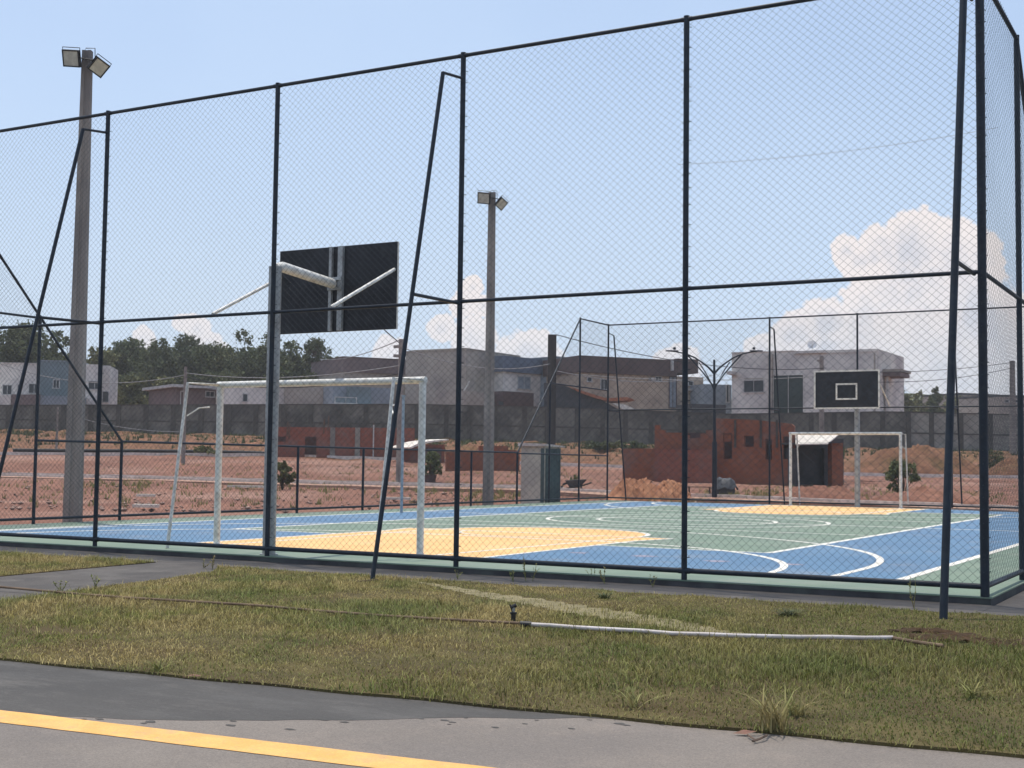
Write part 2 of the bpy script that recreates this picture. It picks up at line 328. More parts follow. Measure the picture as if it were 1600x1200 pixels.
xs = np.concatenate([[-3000,-1200,-500,-250], np.arange(-170, 60.1, 1.0), [100,250,600,1500,3000]])
ys = np.concatenate([[-3000,-1000,-300,-100,-50], np.arange(-25, 150.1, 1.0), [200,350,700,1500,4000]])
GX, GY = np.meshgrid(xs, ys)
GZ = terr_np(GX.ravel(), GY.ravel()).reshape(GX.shape)
rx, ry = GX-CAM.x, GY-CAM.y; gwv = rx*FH.x+ry*FH.y
rough = (np.sin(GX*1.7+np.sin(GY*0.9)*2)*np.cos(GY*1.3+GX*0.4)+RNG.normal(0, 0.6, GX.shape))*0.05
bankz = np.clip((gwv-70)/6, 0, 1)*np.clip((104-gwv)/4, 0, 1)
GZ = GZ - 0.10*np.clip((52-gwv)/8, 0, 1) + rough*np.clip((gwv-44)/5, 0, 1)*(0.5+3.0*bankz)*np.clip((300-gwv)/50,0,1)
nx, ny = len(xs), len(ys)
mb = MB(); mb.v = list(zip(GX.ravel().tolist(), GY.ravel().tolist(), GZ.ravel().tolist()))
mb.f = [(j*nx+i, j*nx+i+1, (j+1)*nx+i+1, (j+1)*nx+i) for j in range(ny-1) for i in range(nx-1)]
g = structure(mb.build('ground', 'dirt', smooth=True))
g.data.materials.append(M['bank'])
wc = np.array([gwv[j, i] for j in range(ny-1) for i in range(nx-1)])
g.data.polygons.foreach_set('material_index', ((wc > 71.5) & (wc < 103)).astype(int).tolist())

# ------------------------------------------------------------------ near paving, road, lawn base
GRASS_Z, PAVE_Z, ROAD_Z = -0.055, -0.065, -0.070
def road_y(x): return -6.30+0.087*x
mb = MB(); mb.poly([(-60, road_y(-60)+.25), (-60, -40), (60, -40), (60, road_y(60)+.25)], ROAD_Z); structure(mb.build('road', 'asphalt'))
GB = [on_z(x, y, ROAD_Z) for x, y in ((-900,1058),(-50,1116),(100,1121),(200,1123),(300,1125),(420,1126),(500,1124),(600,1125),(700,1122),(800,1122),(900,1122),(1000,1127),(1060,1128))]
gp2 = []
for a, c in zip(GB, GB[1:]):
    k = max(2, int((c-a).length/.12))
    for q in range(k): p = a.lerp(c, q/k); gp2.append((p.x, p.y+random.uniform(-.022, .022)+.02*math.sin(p.x*9)))
gp = [(GB[0].x, road_y(GB[0].x)+.1)]+gp2+[(GB[-1].x, road_y(GB[-1].x)+.1)]
mb = MB(); mb.poly(gp, ROAD_Z+0.0012, 0.001)
for q in range(30):
    p = GB[1].lerp(GB[-1], random.random()); cx_, cy_ = p.x, float(np.interp(p.x, [g_.x for g_ in GB], [g_.y for g_ in GB]))-abs(random.gauss(0, .10)); rr0 = random.uniform(.005, .018)
    mb.poly([(cx_+rr0*1.8*math.cos(t_)*random.uniform(.6, 1.2), cy_+rr0*math.sin(t_)*random.uniform(.6, 1.2)) for t_ in [k*math.pi/5 for k in range(10)]], ROAD_Z+0.0016+q*.00001, 0.0008)
structure(mb.build('gutter_strip', 'gutter'))
Lt = [on_z(-1400+i*30, 0, ROAD_Z) for i in range(0)]
ya, yb_ = on_z(0, 1119.5, ROAD_Z), on_z(640, 1196, ROAD_Z); yd = (yb_-ya).normalized(); yn = Vector((-yd.y, yd.x, 0))
hw = abs((on_z(150, 1147.6, ROAD_Z)-on_z(150, 1127.4, ROAD_Z)).dot(yn))/2
mb = MB(); up_, dn_ = [], []
for i in range(301):
    p = ya+yd*(-40+i*.18 if i < 200 else -4+(i-200)*.12)
    up_.append(tuple(p+yn*(hw+random.uniform(-.003, .003)))[:2]); dn_.append(tuple(p-yn*(hw+random.uniform(-.003, .003)))[:2])
L = [(x, y, ROAD_Z+.0025) for a, c in zip(up_, dn_) for x, y in (a, c)]
mb.add(L, [(2*i, 2*i+1, 2*i+3, 2*i+2) for i in range(300)])
structure(mb.build('road_marking', 'yline'))
mb = MB(); mb.box(-40, 0.08, -1.1, -0.03, -0.3, PAVE_Z); mb.box(0.08, 9.0, -1.1, 60, -0.3, PAVE_Z-0.002)
structure(mb.build('pavement', 'pave'))
PATH = [(-8.62,-0.66), (-8.55,-2.2), (-8.35,-4.6), (-8.2, road_y(-8.2)), (-6.45, road_y(-6.45)), (-6.68,-4.6), (-7.05,-2.4), (-7.25,-1.5), (-7.6,-1.0), (-7.75,-0.9)]
mb = MB(); mb.add([(p[0], p[1], PAVE_Z+0.003) for p in PATH]+[(p[0], p[1], -0.3) for p in PATH], [tuple(range(10))] + [(i, (i+1) % 10, (i+1) % 10+10, i+10) for i in range(10)])
structure(mb.build('path', 'pave'))
# lawn soil sheets (main and the far side of the path), with a slightly wavy edge
def edge_y(x): return -0.90+0.035*math.sin(x*5.1)+0.03*math.sin(x*13.7+1)
mb = MB()
def soil(x0, x1, n, gx0=None):
    L = []; E1, E2 = [], []
    for i in range(n+1):
        x = x0+(x1-x0)*i/n
        L += [(x, edge_y(x), GRASS_Z), (x, road_y(x)+0.012*math.sin(x*7.3), GRASS_Z)]; E1.append((x, edge_y(x))); E2.append((x, road_y(x)+0.012*math.sin(x*7.3)))
    mb.add(L, [(2*i+1, 2*i+3, 2*i+2, 2*i) for i in range(n)])
    for E in (E1, E2):
        mb.add([(x, y, GRASS_Z) for x, y in E]+[(x, y, GRASS_Z-.06) for x, y in E], [(i, i+1, i+1+len(E), i+len(E)) for i in range(len(E)-1)])
soil(-6.45, 40, 420)
mb.add([(-6.45, edge_y(-6.45), GRASS_Z), (-7.75,-0.9, GRASS_Z), (-7.6,-1.0, GRASS_Z), (-7.25,-1.5, GRASS_Z), (-7.05,-2.4, GRASS_Z), (-6.68,-4.6, GRASS_Z), (-6.45, road_y(-6.45), GRASS_Z)], [(0,1,2,3,4,5,6)])
soil(-40, -8.62, 160)
mb.add([(-8.62, edge_y(-8.62), GRASS_Z-.001), (-8.62, road_y(-8.62), GRASS_Z-.001), (-8.2, road_y(-8.2), GRASS_Z-.001), (-8.35,-4.6, GRASS_Z-.001), (-8.55,-2.2, GRASS_Z-.001)], [(0,1,2,3,4)])
structure(mb.build('lawn_ground', 'lawn_soil'))
# worn sandy streak through the lawn
st = [on_z(x, y, GRASS_Z+.012) for x, y in ((640,906),(700,916),(760,928),(830,938),(900,950),(980,962),(1060,975),(1120,986),(1180,990))]
wd = [0.05, 0.16, 0.26, 0.34, 0.40, 0.42, 0.34, 0.2, 0.05]
mb = MB(); L = []
fine = []
for i in range(len(st)-1):
    for k in range(8):
        t = k/8; fine.append((st[i].lerp(st[i+1], t), wd[i]+(wd[i+1]-wd[i])*t))
for i, (p, wdt) in enumerate(fine):
    a = wdt*(0.5+0.16*math.sin(i*1.7)+0.1*random.random()); b = wdt*(0.5+0.16*math.sin(i*2.3+1)+0.1*random.random())
    L += [(p.x+0.1*a, p.y+a, GRASS_Z+0.004), (p.x-0.1*b, p.y-b, GRASS_Z+0.004)]
mb.add(L, [(2*i+1, 2*i+3, 2*i+2, 2*i) for i in range(len(fine)-1)])
M['sand'] = mat('sandy_wear', (0.25,0.21,0.115), (0.17,0.145,0.075), 9, 0.95, bump=0.5, bscale=60)
structure(mb.build('worn_path', 'sand'))
STREAK = np.array([(p.x, p.y, w_) for p, w_ in fine])

# ------------------------------------------------------------------ the court
XL, XR, Y0, Y1, CX, YM = -14.25, -1.0, 1.1, 25.0, -7.85, 13.0
IL, IR, G0 = -12.0, -3.32, 4.3
GF = Y0+Y1-G0
FWX, DY = -15.42, 25.35
mb = MB(); mb.box(FWX-0.07, 0.06, -0.035, DY+0.1, -0.012, 0.0); structure(mb.build('court_slab', 'green'))
M['slabedge'] = mat('shaded_dirty_concrete_edge', (0.075,0.072,0.075), (0.045,0.044,0.046), 2.5, 0.9, bump=0.3, bscale=30, stain=(0.10,0.12,0.10), sscale=1.5, samt=0.5)  # near-black grey includes shade of the kerb face; greenish stain is dirt
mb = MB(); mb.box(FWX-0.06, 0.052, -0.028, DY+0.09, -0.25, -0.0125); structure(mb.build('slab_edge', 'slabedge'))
mb = MB()
mb.poly([(XL, Y0), (XR, Y0), (XR, G0), (XL, G0)], 0.0012); mb.poly([(XL, GF), (XR, GF), (XR, Y1), (XL, Y1)], 0.0012)
mb.poly([(XL, G0), (IL, G0), (IL, GF), (XL, GF)], 0.0012); mb.poly([(IR, G0), (XR, G0), (XR, GF), (IR, GF)], 0.0012)
structure(mb.build('court_blue_border', 'blue'))
def arc(cx, cy, r, a0, a1, n=48): return [(cx+r*math.cos(math.radians(a0+(a1-a0)*i/n)), cy+r*math.sin(math.radians(a0+(a1-a0)*i/n))) for i in range(n+1)]
mb = MB()
KL, KR, KT = CX-2.15, CX+2.15, 6.5
key = [(KL, Y0), (KR, Y0), (KR, 5.6), (KR+0.18, KT), (CX+1.75, KT+0.08)] + arc(CX, KT+0.1, 1.75, 5, 175, 30) + [(KL-0.18, KT), (KL, 5.6)]
mb.poly(key, 0.0024); mb.poly([(x, Y0+Y1-y) for x, y in key][::-1], 0.0024)
structure(mb.build('court_orange_key', 'orange'))
mb = MB(); zc = [0.0036]
def line(pts, w=0.08):
    mb.strip(pts, w, zc[0]); zc[0] += 0.0001
line([(XL, Y0), (XR, Y0)]); line([(XL, Y1), (XR, Y1)]); line([(XR, Y0), (XR, Y1)], 0.10); line([(XL, Y0), (XL, Y1)], 0.10)
line([(IR, G0), (IR, GF)], 0.10); line([(IL, G0), (IL, GF)], 0.10)
line([(XL, YM), (XR, YM)]); line([(IL, YM-3.4), (IR, YM-3.4)], 0.06); line([(IL, YM+3.0), (IR, YM+3.0)], 0.06)
line(arc(CX, YM-0.1, 2.75, 0, 360, 72)); line(arc(CX, YM-0.1, 1.75, 0, 360, 60))
for flip in (0, 1):
    f = (lambda P: [(x, Y0+Y1-y) for x, y in P]) if flip else (lambda P: P)
    line(f([(IL, G0), (KL, G0)]), 0.07); line(f([(KR, G0), (IR, G0)]), 0.07)
    gl, gr = CX-1.5, CX+1.5
    line(f([(gl-4.05, Y0)]+arc(gl, Y0, 4.05, 180, 92, 40)+arc(gr, Y0, 4.05, 88, 0, 40)), 0.085)
    line(f([(CX+6.2, Y0), (CX+6.2, 2.35)]+arc(CX, 2.4, 6.2, 0, 180, 80)+[(CX-6.2, 2.35), (CX-6.2, Y0)]), 0.085)
    line(f([(KL, Y0), (KL, 5.6), (KL-0.18, KT)]), 0.07); line(f([(KR, Y0), (KR, 5.6), (KR+0.2, KT)]), 0.07)
    line(f([(CX-1.6, Y0), (CX-1.75, KT)]), 0.06); line(f([(CX+1.5, Y0), (CX+1.75, KT)]), 0.06)
    line(f([(KL-0.18, KT), (KR+0.18, KT)]), 0.06); line(f(arc(CX, KT+0.1, 1.75, 0, 180, 40)), 0.08)
    line(f(arc(CX, KT+0.1, 1.2, 180, 360, 30)), 0.05)
structure(mb.build('court_markings', 'white'))
M['scuff'] = mat('worn_paint_patch', (0.25,0.27,0.36), (0.36,0.30,0.33), 3, 0.8, lo=0.3, hi=0.7)
mb = MB()
for k, (x, y, a) in enumerate(((1002,869,.16), (1120,877,.14), (1235,882,.12), (905,864,.12))):
    p = on_z(x, y, 0); mb.poly([(p.x+a*1.3*math.cos(t)*random.uniform(.5, 1.1), p.y+a*math.sin(t)*random.uniform(.5, 1.1)) for t in [i*2*math.pi/16 for i in range(16)]], 0.003+k*.0001)
structure(mb.build('court_scuffs', 'scuff'))

# ------------------------------------------------------------------ chain link fences
H, HM, HL, PITCHW, RW = 5.43, 2.775, 1.385, 0.0735, 0.00135
def wires(origin, ax, poly, seed):
    """interwoven diagonal wires of one panel. poly: convex outline in (s, z)."""
    rr = np.random.default_rng(seed); mb = MB(); o = Vector(origin); nrm = ax.cross(Vector((0, 0, 1)))
    ph = rr.uniform(0, 6, 6)
    def clip(p, d):
        t0, t1 = -1e9, 1e9; n = len(poly)
        for i in range(n):
            a = poly[i]; b = poly[(i+1) % n]; ex, ez = b[0]-a[0], b[1]-a[1]; nxn, nz = -ez, ex
            num = (a[0]-p[0])*nxn+(a[1]-p[1])*nz; den = d[0]*nxn+d[1]*nz
            if abs(den) < 1e-9:
                if num > 0: return None
            elif den > 0: t0 = max(t0, num/den)
            else: t1 = min(t1, num/den)
        return (t0, t1) if t1-t0 > 0.02 else None
    smin = min(p[0] for p in poly); smax = max(p[0] for p in poly); zmin = min(p[1] for p in poly); zmax = max(p[1] for p in poly)
    for sg in (1, -1):
        kx, kz = 0.745, 0.667; sl_ = kz/kx; d = (kx, sg*kz)
        c0 = (zmin - sl_*smax) if sg > 0 else (zmin+sl_*smin); c1 = (zmax - sl_*smin) if sg > 0 else (zmax+sl_*smax)
        c = math.floor(c0/PITCHW)*PITCHW
        while c < c1:
            r_ = clip((0, c), d)
            if r_:
                t0, t1 = r_; k = max(2, int((t1-t0)/0.35)+1); pts = []
                for i in range(k):
                    t = t0+(t1-t0)*i/(k-1); s_, z_ = d[0]*t, c+d[1]*t
                    e = 1 if 0 < i < k-1 else 0
                    ds = e*(0.010*math.sin(z_*3.1+s_*1.7+ph[0])+0.006*math.sin(z_*9+ph[1]+s_*4))
                    dz = e*(0.012*math.sin(s_*2.7+z_*1.1+ph[2])+0.005*math.sin(s_*8+ph[3]))
                    dn = 0.014*math.sin(s_*2.1+ph[4])*math.sin(z_*1.6+ph[5])
                    pts.append(o+ax*(s_+ds)+Vector((0, 0, z_+dz))+nrm*(dn+sg*0.0015))
                mb.tube(pts, RW, 3, caps=False)
            c += PITCHW
    return mb
AX, AY = Vector((1, 0, 0)), Vector((0, 1, 0))
def vert_post(x, y, h, r=0.028, z0=0.0):
    m_ = MB().tube([(x, y, z0), (x, y, h)], r, 12); m_.tube([(x, y, h-0.0), (x, y, h+0.012)], r*1.04, 12)
    return m_
def brace(x, y0, sgn, zf=-0.06, dx=0.0, rb=0.023):
    """leaning prop outside the fence with two short ties"""
    m_ = MB(); foot = (x+dx, y0+sgn*1.42, zf); top = (x, y0+sgn*0.40, 5.12)
    m_.tube([foot, top, ], rb, 10); m_.tube([top, (x, y0+sgn*0.03, 5.16)], 0.016, 8)
    zt = HM-0.02; f = (zt-zf)/(5.12-zf); yt = y0+sgn*(1.42-1.02*f)
    m_.tube([(x+dx*(1-f), yt, zt), (x, y0+sgn*0.03, zt)], 0.018, 8)
    return m_
nx_ = [0.0, -2.7245, -5.2628, -7.7751, -10.4868, -12.95, FWX]
nf = thing('chain_link_fence', (FWX, 0, 0), 'tall dark blue mesh fence crossing the foreground, with leaning props on the lawn', 'fence')
for i, x in enumerate(nx_): vert_post(x, 0, H, 0.038 if i == 0 else 0.028).build('post', 'post', nf, True)
def rail(mb_, a, b, r, j=0.9):
    mb_.tube([a, b], r, 12); d = (Vector(b)-Vector(a)); 
    return mb_
for z, r in ((0.085, 0.025), (HM, 0.019), (H-0.02, 0.021)):
    m_ = rail(MB(), (FWX, 0, z), (0, 0, z), r)
    for x in nx_[1:-1]: m_.tube([(x-0.055, 0, z), (x+0.055, 0, z)], r*1.16, 12)
    m_.build('rail', 'post', nf, True)
for i in range(6):
    a, b = nx_[i+1], nx_[i]
    m_ = wires((FWX, 0.03, 0), AX, [(a-FWX, 0.09), (b-FWX, 0.09), (b-FWX, H-0.03), (a-FWX, H-0.03)], 10+i); z = 0.2
    while z < H-.1:
        m_.tube([(b-0.045, 0.02, z), (b, -0.042, z+0.006), (b+0.045, 0.02, z+0.012)], 0.004, 4); z += random.uniform(0.10, 0.22)
    m_.build('mesh_panel', 'wire', nf)
for x, dx in ((nx_[0]-0.06, 0), (nx_[2], -0.06), (nx_[4], -0.34)): brace(x, 0, -1, dx=dx, rb=.031 if x > -1 else .023).build('brace', 'post', nf, True)
def side_fence(x, ys_, ytop, ymid, ylow, zmid, seed, label, out):
    """side fence: tall end bay, top edge sloping down to a waist-high run, rising again at the far end"""
    t = thing('chain_link_fence', (x, 0, 0), label, 'fence')
    prof = [(0, H), (ytop[0], H), (ylow[0], HL), (ylow[1], HL), (ytop[1], H), (DY, H)]
    def hz(y):
        for (a, ha), (b, hb) in zip(prof, prof[1:]):
            if a <= y <= b: return ha+(hb-ha)*(y-a)/(b-a)
        return H
    for y in ys_:
        if 0.1 < y < DY-0.1: vert_post(x, y, hz(y)).build('post', 'post', t, True)
    MB().tube([(x, 0.04, 0.085), (x, DY-.04, 0.085)], 0.024, 10).build('rail', 'post', t, True)
    MB().tube([(x, ylow[0], HL), (x, ylow[1], HL)], 0.022, 10).build('rail', 'post', t, True)
    MB().tube([(x, 0.04, H-.02), (x, ytop[0], H-.02), (x, ylow[0], HL)], 0.023, 10).build('rail', 'post', t, True)
    MB().tube([(x, DY-.04, H-.02), (x, ytop[1], H-.02), (x, ylow[1], HL)], 0.023, 10).build('rail', 'post', t, True)
    MB().tube([(x, 0.04, zmid), (x, ymid[0], zmid)], 0.02, 10).build('rail', 'post', t, True)
    MB().tube([(x, ymid[1], zmid), (x, DY-.04, zmid)], 0.02, 10).build('rail', 'post', t, True)
    MB().tube([(x, ymid[0], HL-.02), (x, ylow[0]-.02, HL-.02)], 0.02, 8).build('rail', 'post', t, True)
    MB().tube([(x, ylow[1]+.02, HL-.02), (x, DY-.04, HL-.02)], 0.02, 8).build('rail', 'post', t, True)
    yy = sorted(set([0]+[y for y in ys_ if 0 < y < DY]+[DY]))
    for i in range(len(yy)-1):
        a, b = yy[i], yy[i+1]
        ks = [a]+[p for p in (ytop[0], ylow[0], ylow[1], ytop[1]) if a < p < b]+[b]
        if x < -5:
            wires((x+0.03*out, 0, 0), AY, [(a, 0.09), (b, 0.09)]+[(k, hz(k)-.02) for k in ks[::-1]], seed+i).build('mesh_panel', 'wire', t)
        elif i < 4 or True:
            wires((x+0.03*out, 0, 0), AY, [(a, 0.09), (b, 0.09)]+[(k, hz(k)-.02) for k in ks[::-1]], seed+i).build('mesh_panel', 'wire', t)
    return t
side_fence(FWX, [1.45,3.34,5.23,7.7,10.18,12.51,14.86,17.21,19.62,21.49,23.38], (1.45, 23.38), (3.34, 21.49), (5.23, 19.62), 3.38, 50,
           'dark mesh fence along the left side of the court, waist high between sloping ends', -1)
side_fence(0.0, [2.05,3.9,5.8,8.2,10.6,13.0,15.4,17.8,20.0,21.7,23.4], (2.05, 23.4), (3.9, 21.7), (5.8, 20.0), HM, 80,
           'dark mesh fence along the right side of the court, seen nearly end on', 1)
ff = thing('chain_link_fence', (FWX, DY, 0), 'tall dark mesh fence across the far end of the court behind the far goal', 'fence')
fx_ = [FWX, -12.84, -10.257, -7.706, -5.162, -2.58, 0.0]
for x in fx_: vert_post(x, DY, H).build('post', 'post', ff, True)
for z, r in ((0.085, 0.024), (HM, 0.02), (H-0.02, 0.022)): MB().tube([(FWX, DY, z), (0, DY, z)], r, 10).build('rail', 'post', ff, True)
for i in range(6):
    wires((FWX, DY-0.03, 0), AX, [(fx_[i]-FWX, .09), (fx_[i+1]-FWX, .09), (fx_[i+1]-FWX, H-.03), (fx_[i]-FWX, H-.03)], 120+i).build('mesh_panel', 'wire', ff)
for x in (FWX, fx_[2], fx_[4]): brace(x, DY, 1, -0.1).build('brace', 'post', ff, True)

# ------------------------------------------------------------------ goals
def goal(y, sgn, label, m_='galv'):
    """sgn: direction of the back of the goal"""
    t = thing('football_goal', (CX-0.13, y, 0), label, 'goal', 'white futsal goals without nets')
    gl, gr = -9.54, -6.455
    for x in (gl, gr):
        p = MB().tube([(x, y, 0.0), (x, y, 2.045)], 0.042, 14); p.tube([(x, y, 0), (x, y, 0.014)], 0.085, 14); p.build('post', m_, t, True)
        b = MB().tube([(x, y+sgn*0.03, 2.035), (x, y+sgn*0.60, 2.03), (x, y+sgn*0.88, 0.0)], 0.021, 10)
        b.tube([(x, y+sgn*0.60, 1.62), (x+ (0.10 if x < -8 else -0.10), y+sgn*0.50, 1.72), (x+(0.13 if x < -8 else -0.13), y+sgn*0.34, 1.74)], 0.010, 6)
        b.build('back_stay', m_, t, True)
    MB().tube([(gl-0.04, y, 2.04), (gr+0.04, y, 2.04)], 0.042, 14).build('crossbar', m_, t, True)
    return t
goal(1.14, -1, 'near white goal frame seen from behind, standing just inside the foreground fence')
goal(25.05, 1, 'far white goal frame at the other end of the court')

# ------------------------------------------------------------------ basketball stands
def basket(x, yp, sgn, label, facing):
    t = thing('basketball_stand', (x, yp, 0), label, 'basketball hoop', 'basketball stands with black backboards')
    p = MB().tube([(x, yp, 0), (x, yp, 3.33)], 0.076, 18); p.tube([(x, yp, 0), (x, yp, .012)], 0.105, 18); p.build('pole', 'polesteel', t, True)
    yb = yp+sgn*1.17
    a = MB().tube([(x, yp, 3.31), (x, yp+sgn*0.12, 3.345), (x, yb-sgn*0.07, 3.27)], 0.062, 14); a.build('arm', 'galv', t, True)
    bw, b0, b1 = 0.90, 2.68, 3.74; bx = x+0.02
    ya, yb2 = sorted((yb-sgn*0.012, yb+sgn*0.012))
    bd = MB().box(bx-bw, bx+bw, ya, yb2, b0, b1).build('backboard', 'board', t)
    fm = MB(); e = 0.045
    f0, f1 = sorted((yb+sgn*0.012, yb+sgn*0.016))
    fm.box(bx-bw, bx+bw, f0, f1, b0, b0+e); fm.box(bx-bw, bx+bw, f0, f1, b1-e, b1); fm.box(bx-bw, bx-bw+e, f0, f1, b0+e, b1-e); fm.box(bx+bw-e, bx+bw, f0, f1, b0+e, b1-e)
    fm.box(bx-bw-.004, bx-bw, ya, f1, b0, b1); fm.box(bx+bw, bx+bw+.004, ya, f1, b0, b1)
    sub(fm, 'white_border', 'white', t, bd)
    fm = MB(); sw, s0, s1 = 0.295, 2.93, 3.38
    fm.box(bx-sw, bx+sw, f0, f1, s0, s0+e); fm.box(bx-sw, bx+sw, f0, f1, s1-e, s1); fm.box(bx-sw, bx-sw+e, f0, f1, s0+e, s1-e); fm.box(bx+sw-e, bx+sw, f0, f1, s0+e, s1-e)
    sub(fm, 'target_square', 'white', t, bd)
    fr = MB(); r0, r1 = sorted((yb-sgn*0.012, yb-sgn*0.055))
    for xx, hw in ((bx-0.075, 0.020), (bx+0.075, 0.036)): fr.box(xx-hw, xx+hw, r0, r1, b0+.01, b1-.005)
    q0, q1 = sorted((yb-sgn*0.055, yb-sgn*0.075)); fr.box(bx-0.10, bx+0.11, q0, q1, 3.19, 3.23); fr.box(bx-0.10, bx+0.11, q0, q1, 3.31, 3.35)
    fr.build('back_frame', 'polesteel', t)
    for s_ in (-1, 1):
        MB().tube([(bx+s_*0.87, yb-sgn*0.03, 3.40), (bx+s_*0.87, yp-sgn*0.10, HM+.03)], 0.021, 10).build('side_stay', 'galv', t, True)
    return t
basket(-7.89, 0.17, 1, 'near basketball stand, black backboard seen from behind on a grey pole', 1)
basket(-7.68, DY-0.14, -1, 'far basketball stand, black backboard with white border and small white target square, no hoop', -1)
# volleyball post
vp = thing('volleyball_post', (-14.03, 12.0, 0), 'pale blue steel net post standing alone on the left side of the court', 'net post')
MB().tube([(-14.03, 12.0, 0), (-14.03, 12.0, 2.5)], 0.031, 12).build('pole', 'palepipe', vp, True)
mb = MB(); mb.tube([(-14.03, 12.0, 2.5), (-14.03, 12.0, 2.53)], 0.043, 12); mb.tube([(-14.03, 12.0, 1.5), (-13.95, 11.94, 1.5), (-13.93, 11.92, 1.6)], 0.01, 6); mb.build('winch', 'palepipe', vp, True)

# ------------------------------------------------------------------ floodlight poles
def flood(x, y, top, label, size=1.0, r0=0.165, r1=0.10, yaw=0.0):
    t = thing('floodlight_pole', (x, y, 0), label, 'floodlight pole', 'square concrete floodlight poles beside the court')
    m_ = MB(); a0, a1 = r0, r1
    R1 = R0; F1 = FH; o = Vector((x, y, 0)); v = []
    # tapering pole with a sunken channel down each broad side
    prof = [(-1, -.75), (-.28, -.75), (-.2, -.6), (.2, -.6), (.28, -.75), (1, -.75), (1, .75), (.28, .75), (.2, .6), (-.2, .6), (-.28, .75), (-1, .75)]
    n = 14; k = len(prof)
    for i in range(n+1):
        z = -0.1+(top+0.1)*i/n; a = a0+(a1-a0)*i/n
        for (px_, py_) in prof: v.append(o+(R1*px_+F1*py_)*a+Vector((0, 0, z)))
    fcs = [(i*k+j, i*k+(j+1) % k, (i+1)*k+(j+1) % k, (i+1)*k+j) for i in range(n) for j in range(k)]
    fcs += [tuple(range(k))[::-1], tuple(n*k+j for j in range(k))]
    m_.add(v, fcs); m_.build('pole', 'concpole', t)
    z = top-0.14
    br = MB()
    br.tube([o+Vector((0, 0, z))-R1*0.2-F1*(a1+.02), o+Vector((0, 0, z))+R1*0.30-F1*(a1+.02)-Vector((0,0,.08))], 0.012, 6)
    br.tube([o+Vector((0, 0, top-.02))-R1*0.05, o+Vector((0,0,top+.05))-R1*0.03, o+Vector((0, 0, top+.05))+R1*0.13, o+Vector((0, 0, top-.2))+R1*0.14], 0.008, 6)
    br.build('bracket', 'black', t)
    for (c, nrm, roll, w_, h_) in ((o+Vector((0, 0, z-.06))-R1*0.22-F1*0.20, (-R1*0.30-F1*0.85-Vector((0, 0, .36))), 0.14, .37, .32),
                                 (o+Vector((0, 0, z-.20))+R1*0.26-F1*0.16, (R1*0.55-F1*0.62-Vector((0, 0, .55))), 0.42, .33, .30)):
        nrm = nrm.normalized(); u = nrm.cross(Vector((0, 0, 1))).normalized(); vv = u.cross(nrm)
        u = -u; 
        cu, cvv = math.cos(roll), math.sin(roll); u, vv = u*cu-vv*cvv, vv*cu+u*cvv
        w2, h2 = w_/2*size, h_/2*size
        hd = MB().obox(c, u, vv, nrm, -w2, w2, -h2, h2, -0.05, 0.0)
        e = 0.022
        for (a, b, cc, d) in ((-w2, w2, -h2, -h2+e), (-w2, w2, h2-e, h2), (-w2, -w2+e, -h2+e, h2-e), (w2-e, w2, -h2+e, h2-e)): hd.obox(c, u, vv, nrm, a, b, cc, d, 0.0015, 0.014)
        for q in range(7): hd.obox(c, u, vv, nrm, -w2*.8+q*w2*.26, -w2*.8+q*w2*.26+.008, -h2*.8, h2*.8, -0.075, -0.0515)
        ho = hd.build('lamp_head', 'black', t)
        g_ = MB().obox(c, u, vv, nrm, -w2+e, w2-e, -h2+e, h2-e, 0.002, 0.007); sub(g_, 'glass', 'lampglass', t, ho)
        y_ = MB().tube([c-u*(w2+.006)-nrm*.02, c-u*(w2+.006)+vv*(h2+.04)-nrm*.03, c+u*(w2+.006)+vv*(h2+.04)-nrm*.03, c+u*(w2+.006)-nrm*.02], 0.008, 6); sub(y_, 'yoke', 'black', t, ho)
    return t
flood(-15.98+.10*R0.x, 4.55+.10*R0.y, 8.28, 'nearer and larger concrete floodlight pole with two square lamps, behind the left fence', .92, .142, .080)
flood(-15.93, 18.95, 8.42, 'farther concrete floodlight pole with two square lamps, near the small green-doored cabin', .95, 0.15, 0.098)

# ------------------------------------------------------------------ cabin
cb = thing('cabin', (-16.5, 22.3, 0), 'small cream utility cabin with a dark metal door and slab roof behind the fence', 'cabin')
mb = MB(); mb.box(-16.72, -15.94, 22.2, 23.2, -0.15, 1.60); mb.build('wall', 'cabin', cb)
mb = MB(); mb.hexa([(-16.78,22.1,1.60),(-15.84,22.1,1.60),(-15.84,23.3,1.58),(-16.78,23.3,1.58),(-16.78,22.1,1.70),(-15.84,22.1,1.67),(-15.84,23.3,1.62),(-16.78,23.3,1.65)]); mb.build('roof', 'kerb', cb)
mb = MB(); mb.box(-15.94, -15.915, 22.24, 23.16, -0.05, 1.54)
for k in range(9): mb.box(-15.915, -15.905, 22.27+k*.1, 22.31+k*.1, 0.0, 1.5)
dr = mb.build('door', 'door', cb)
mb = MB(); mb.box(-16.06, -15.96, 22.175, 22.2, -.05, 1.54); mb.build('corner_panel', 'door', cb)

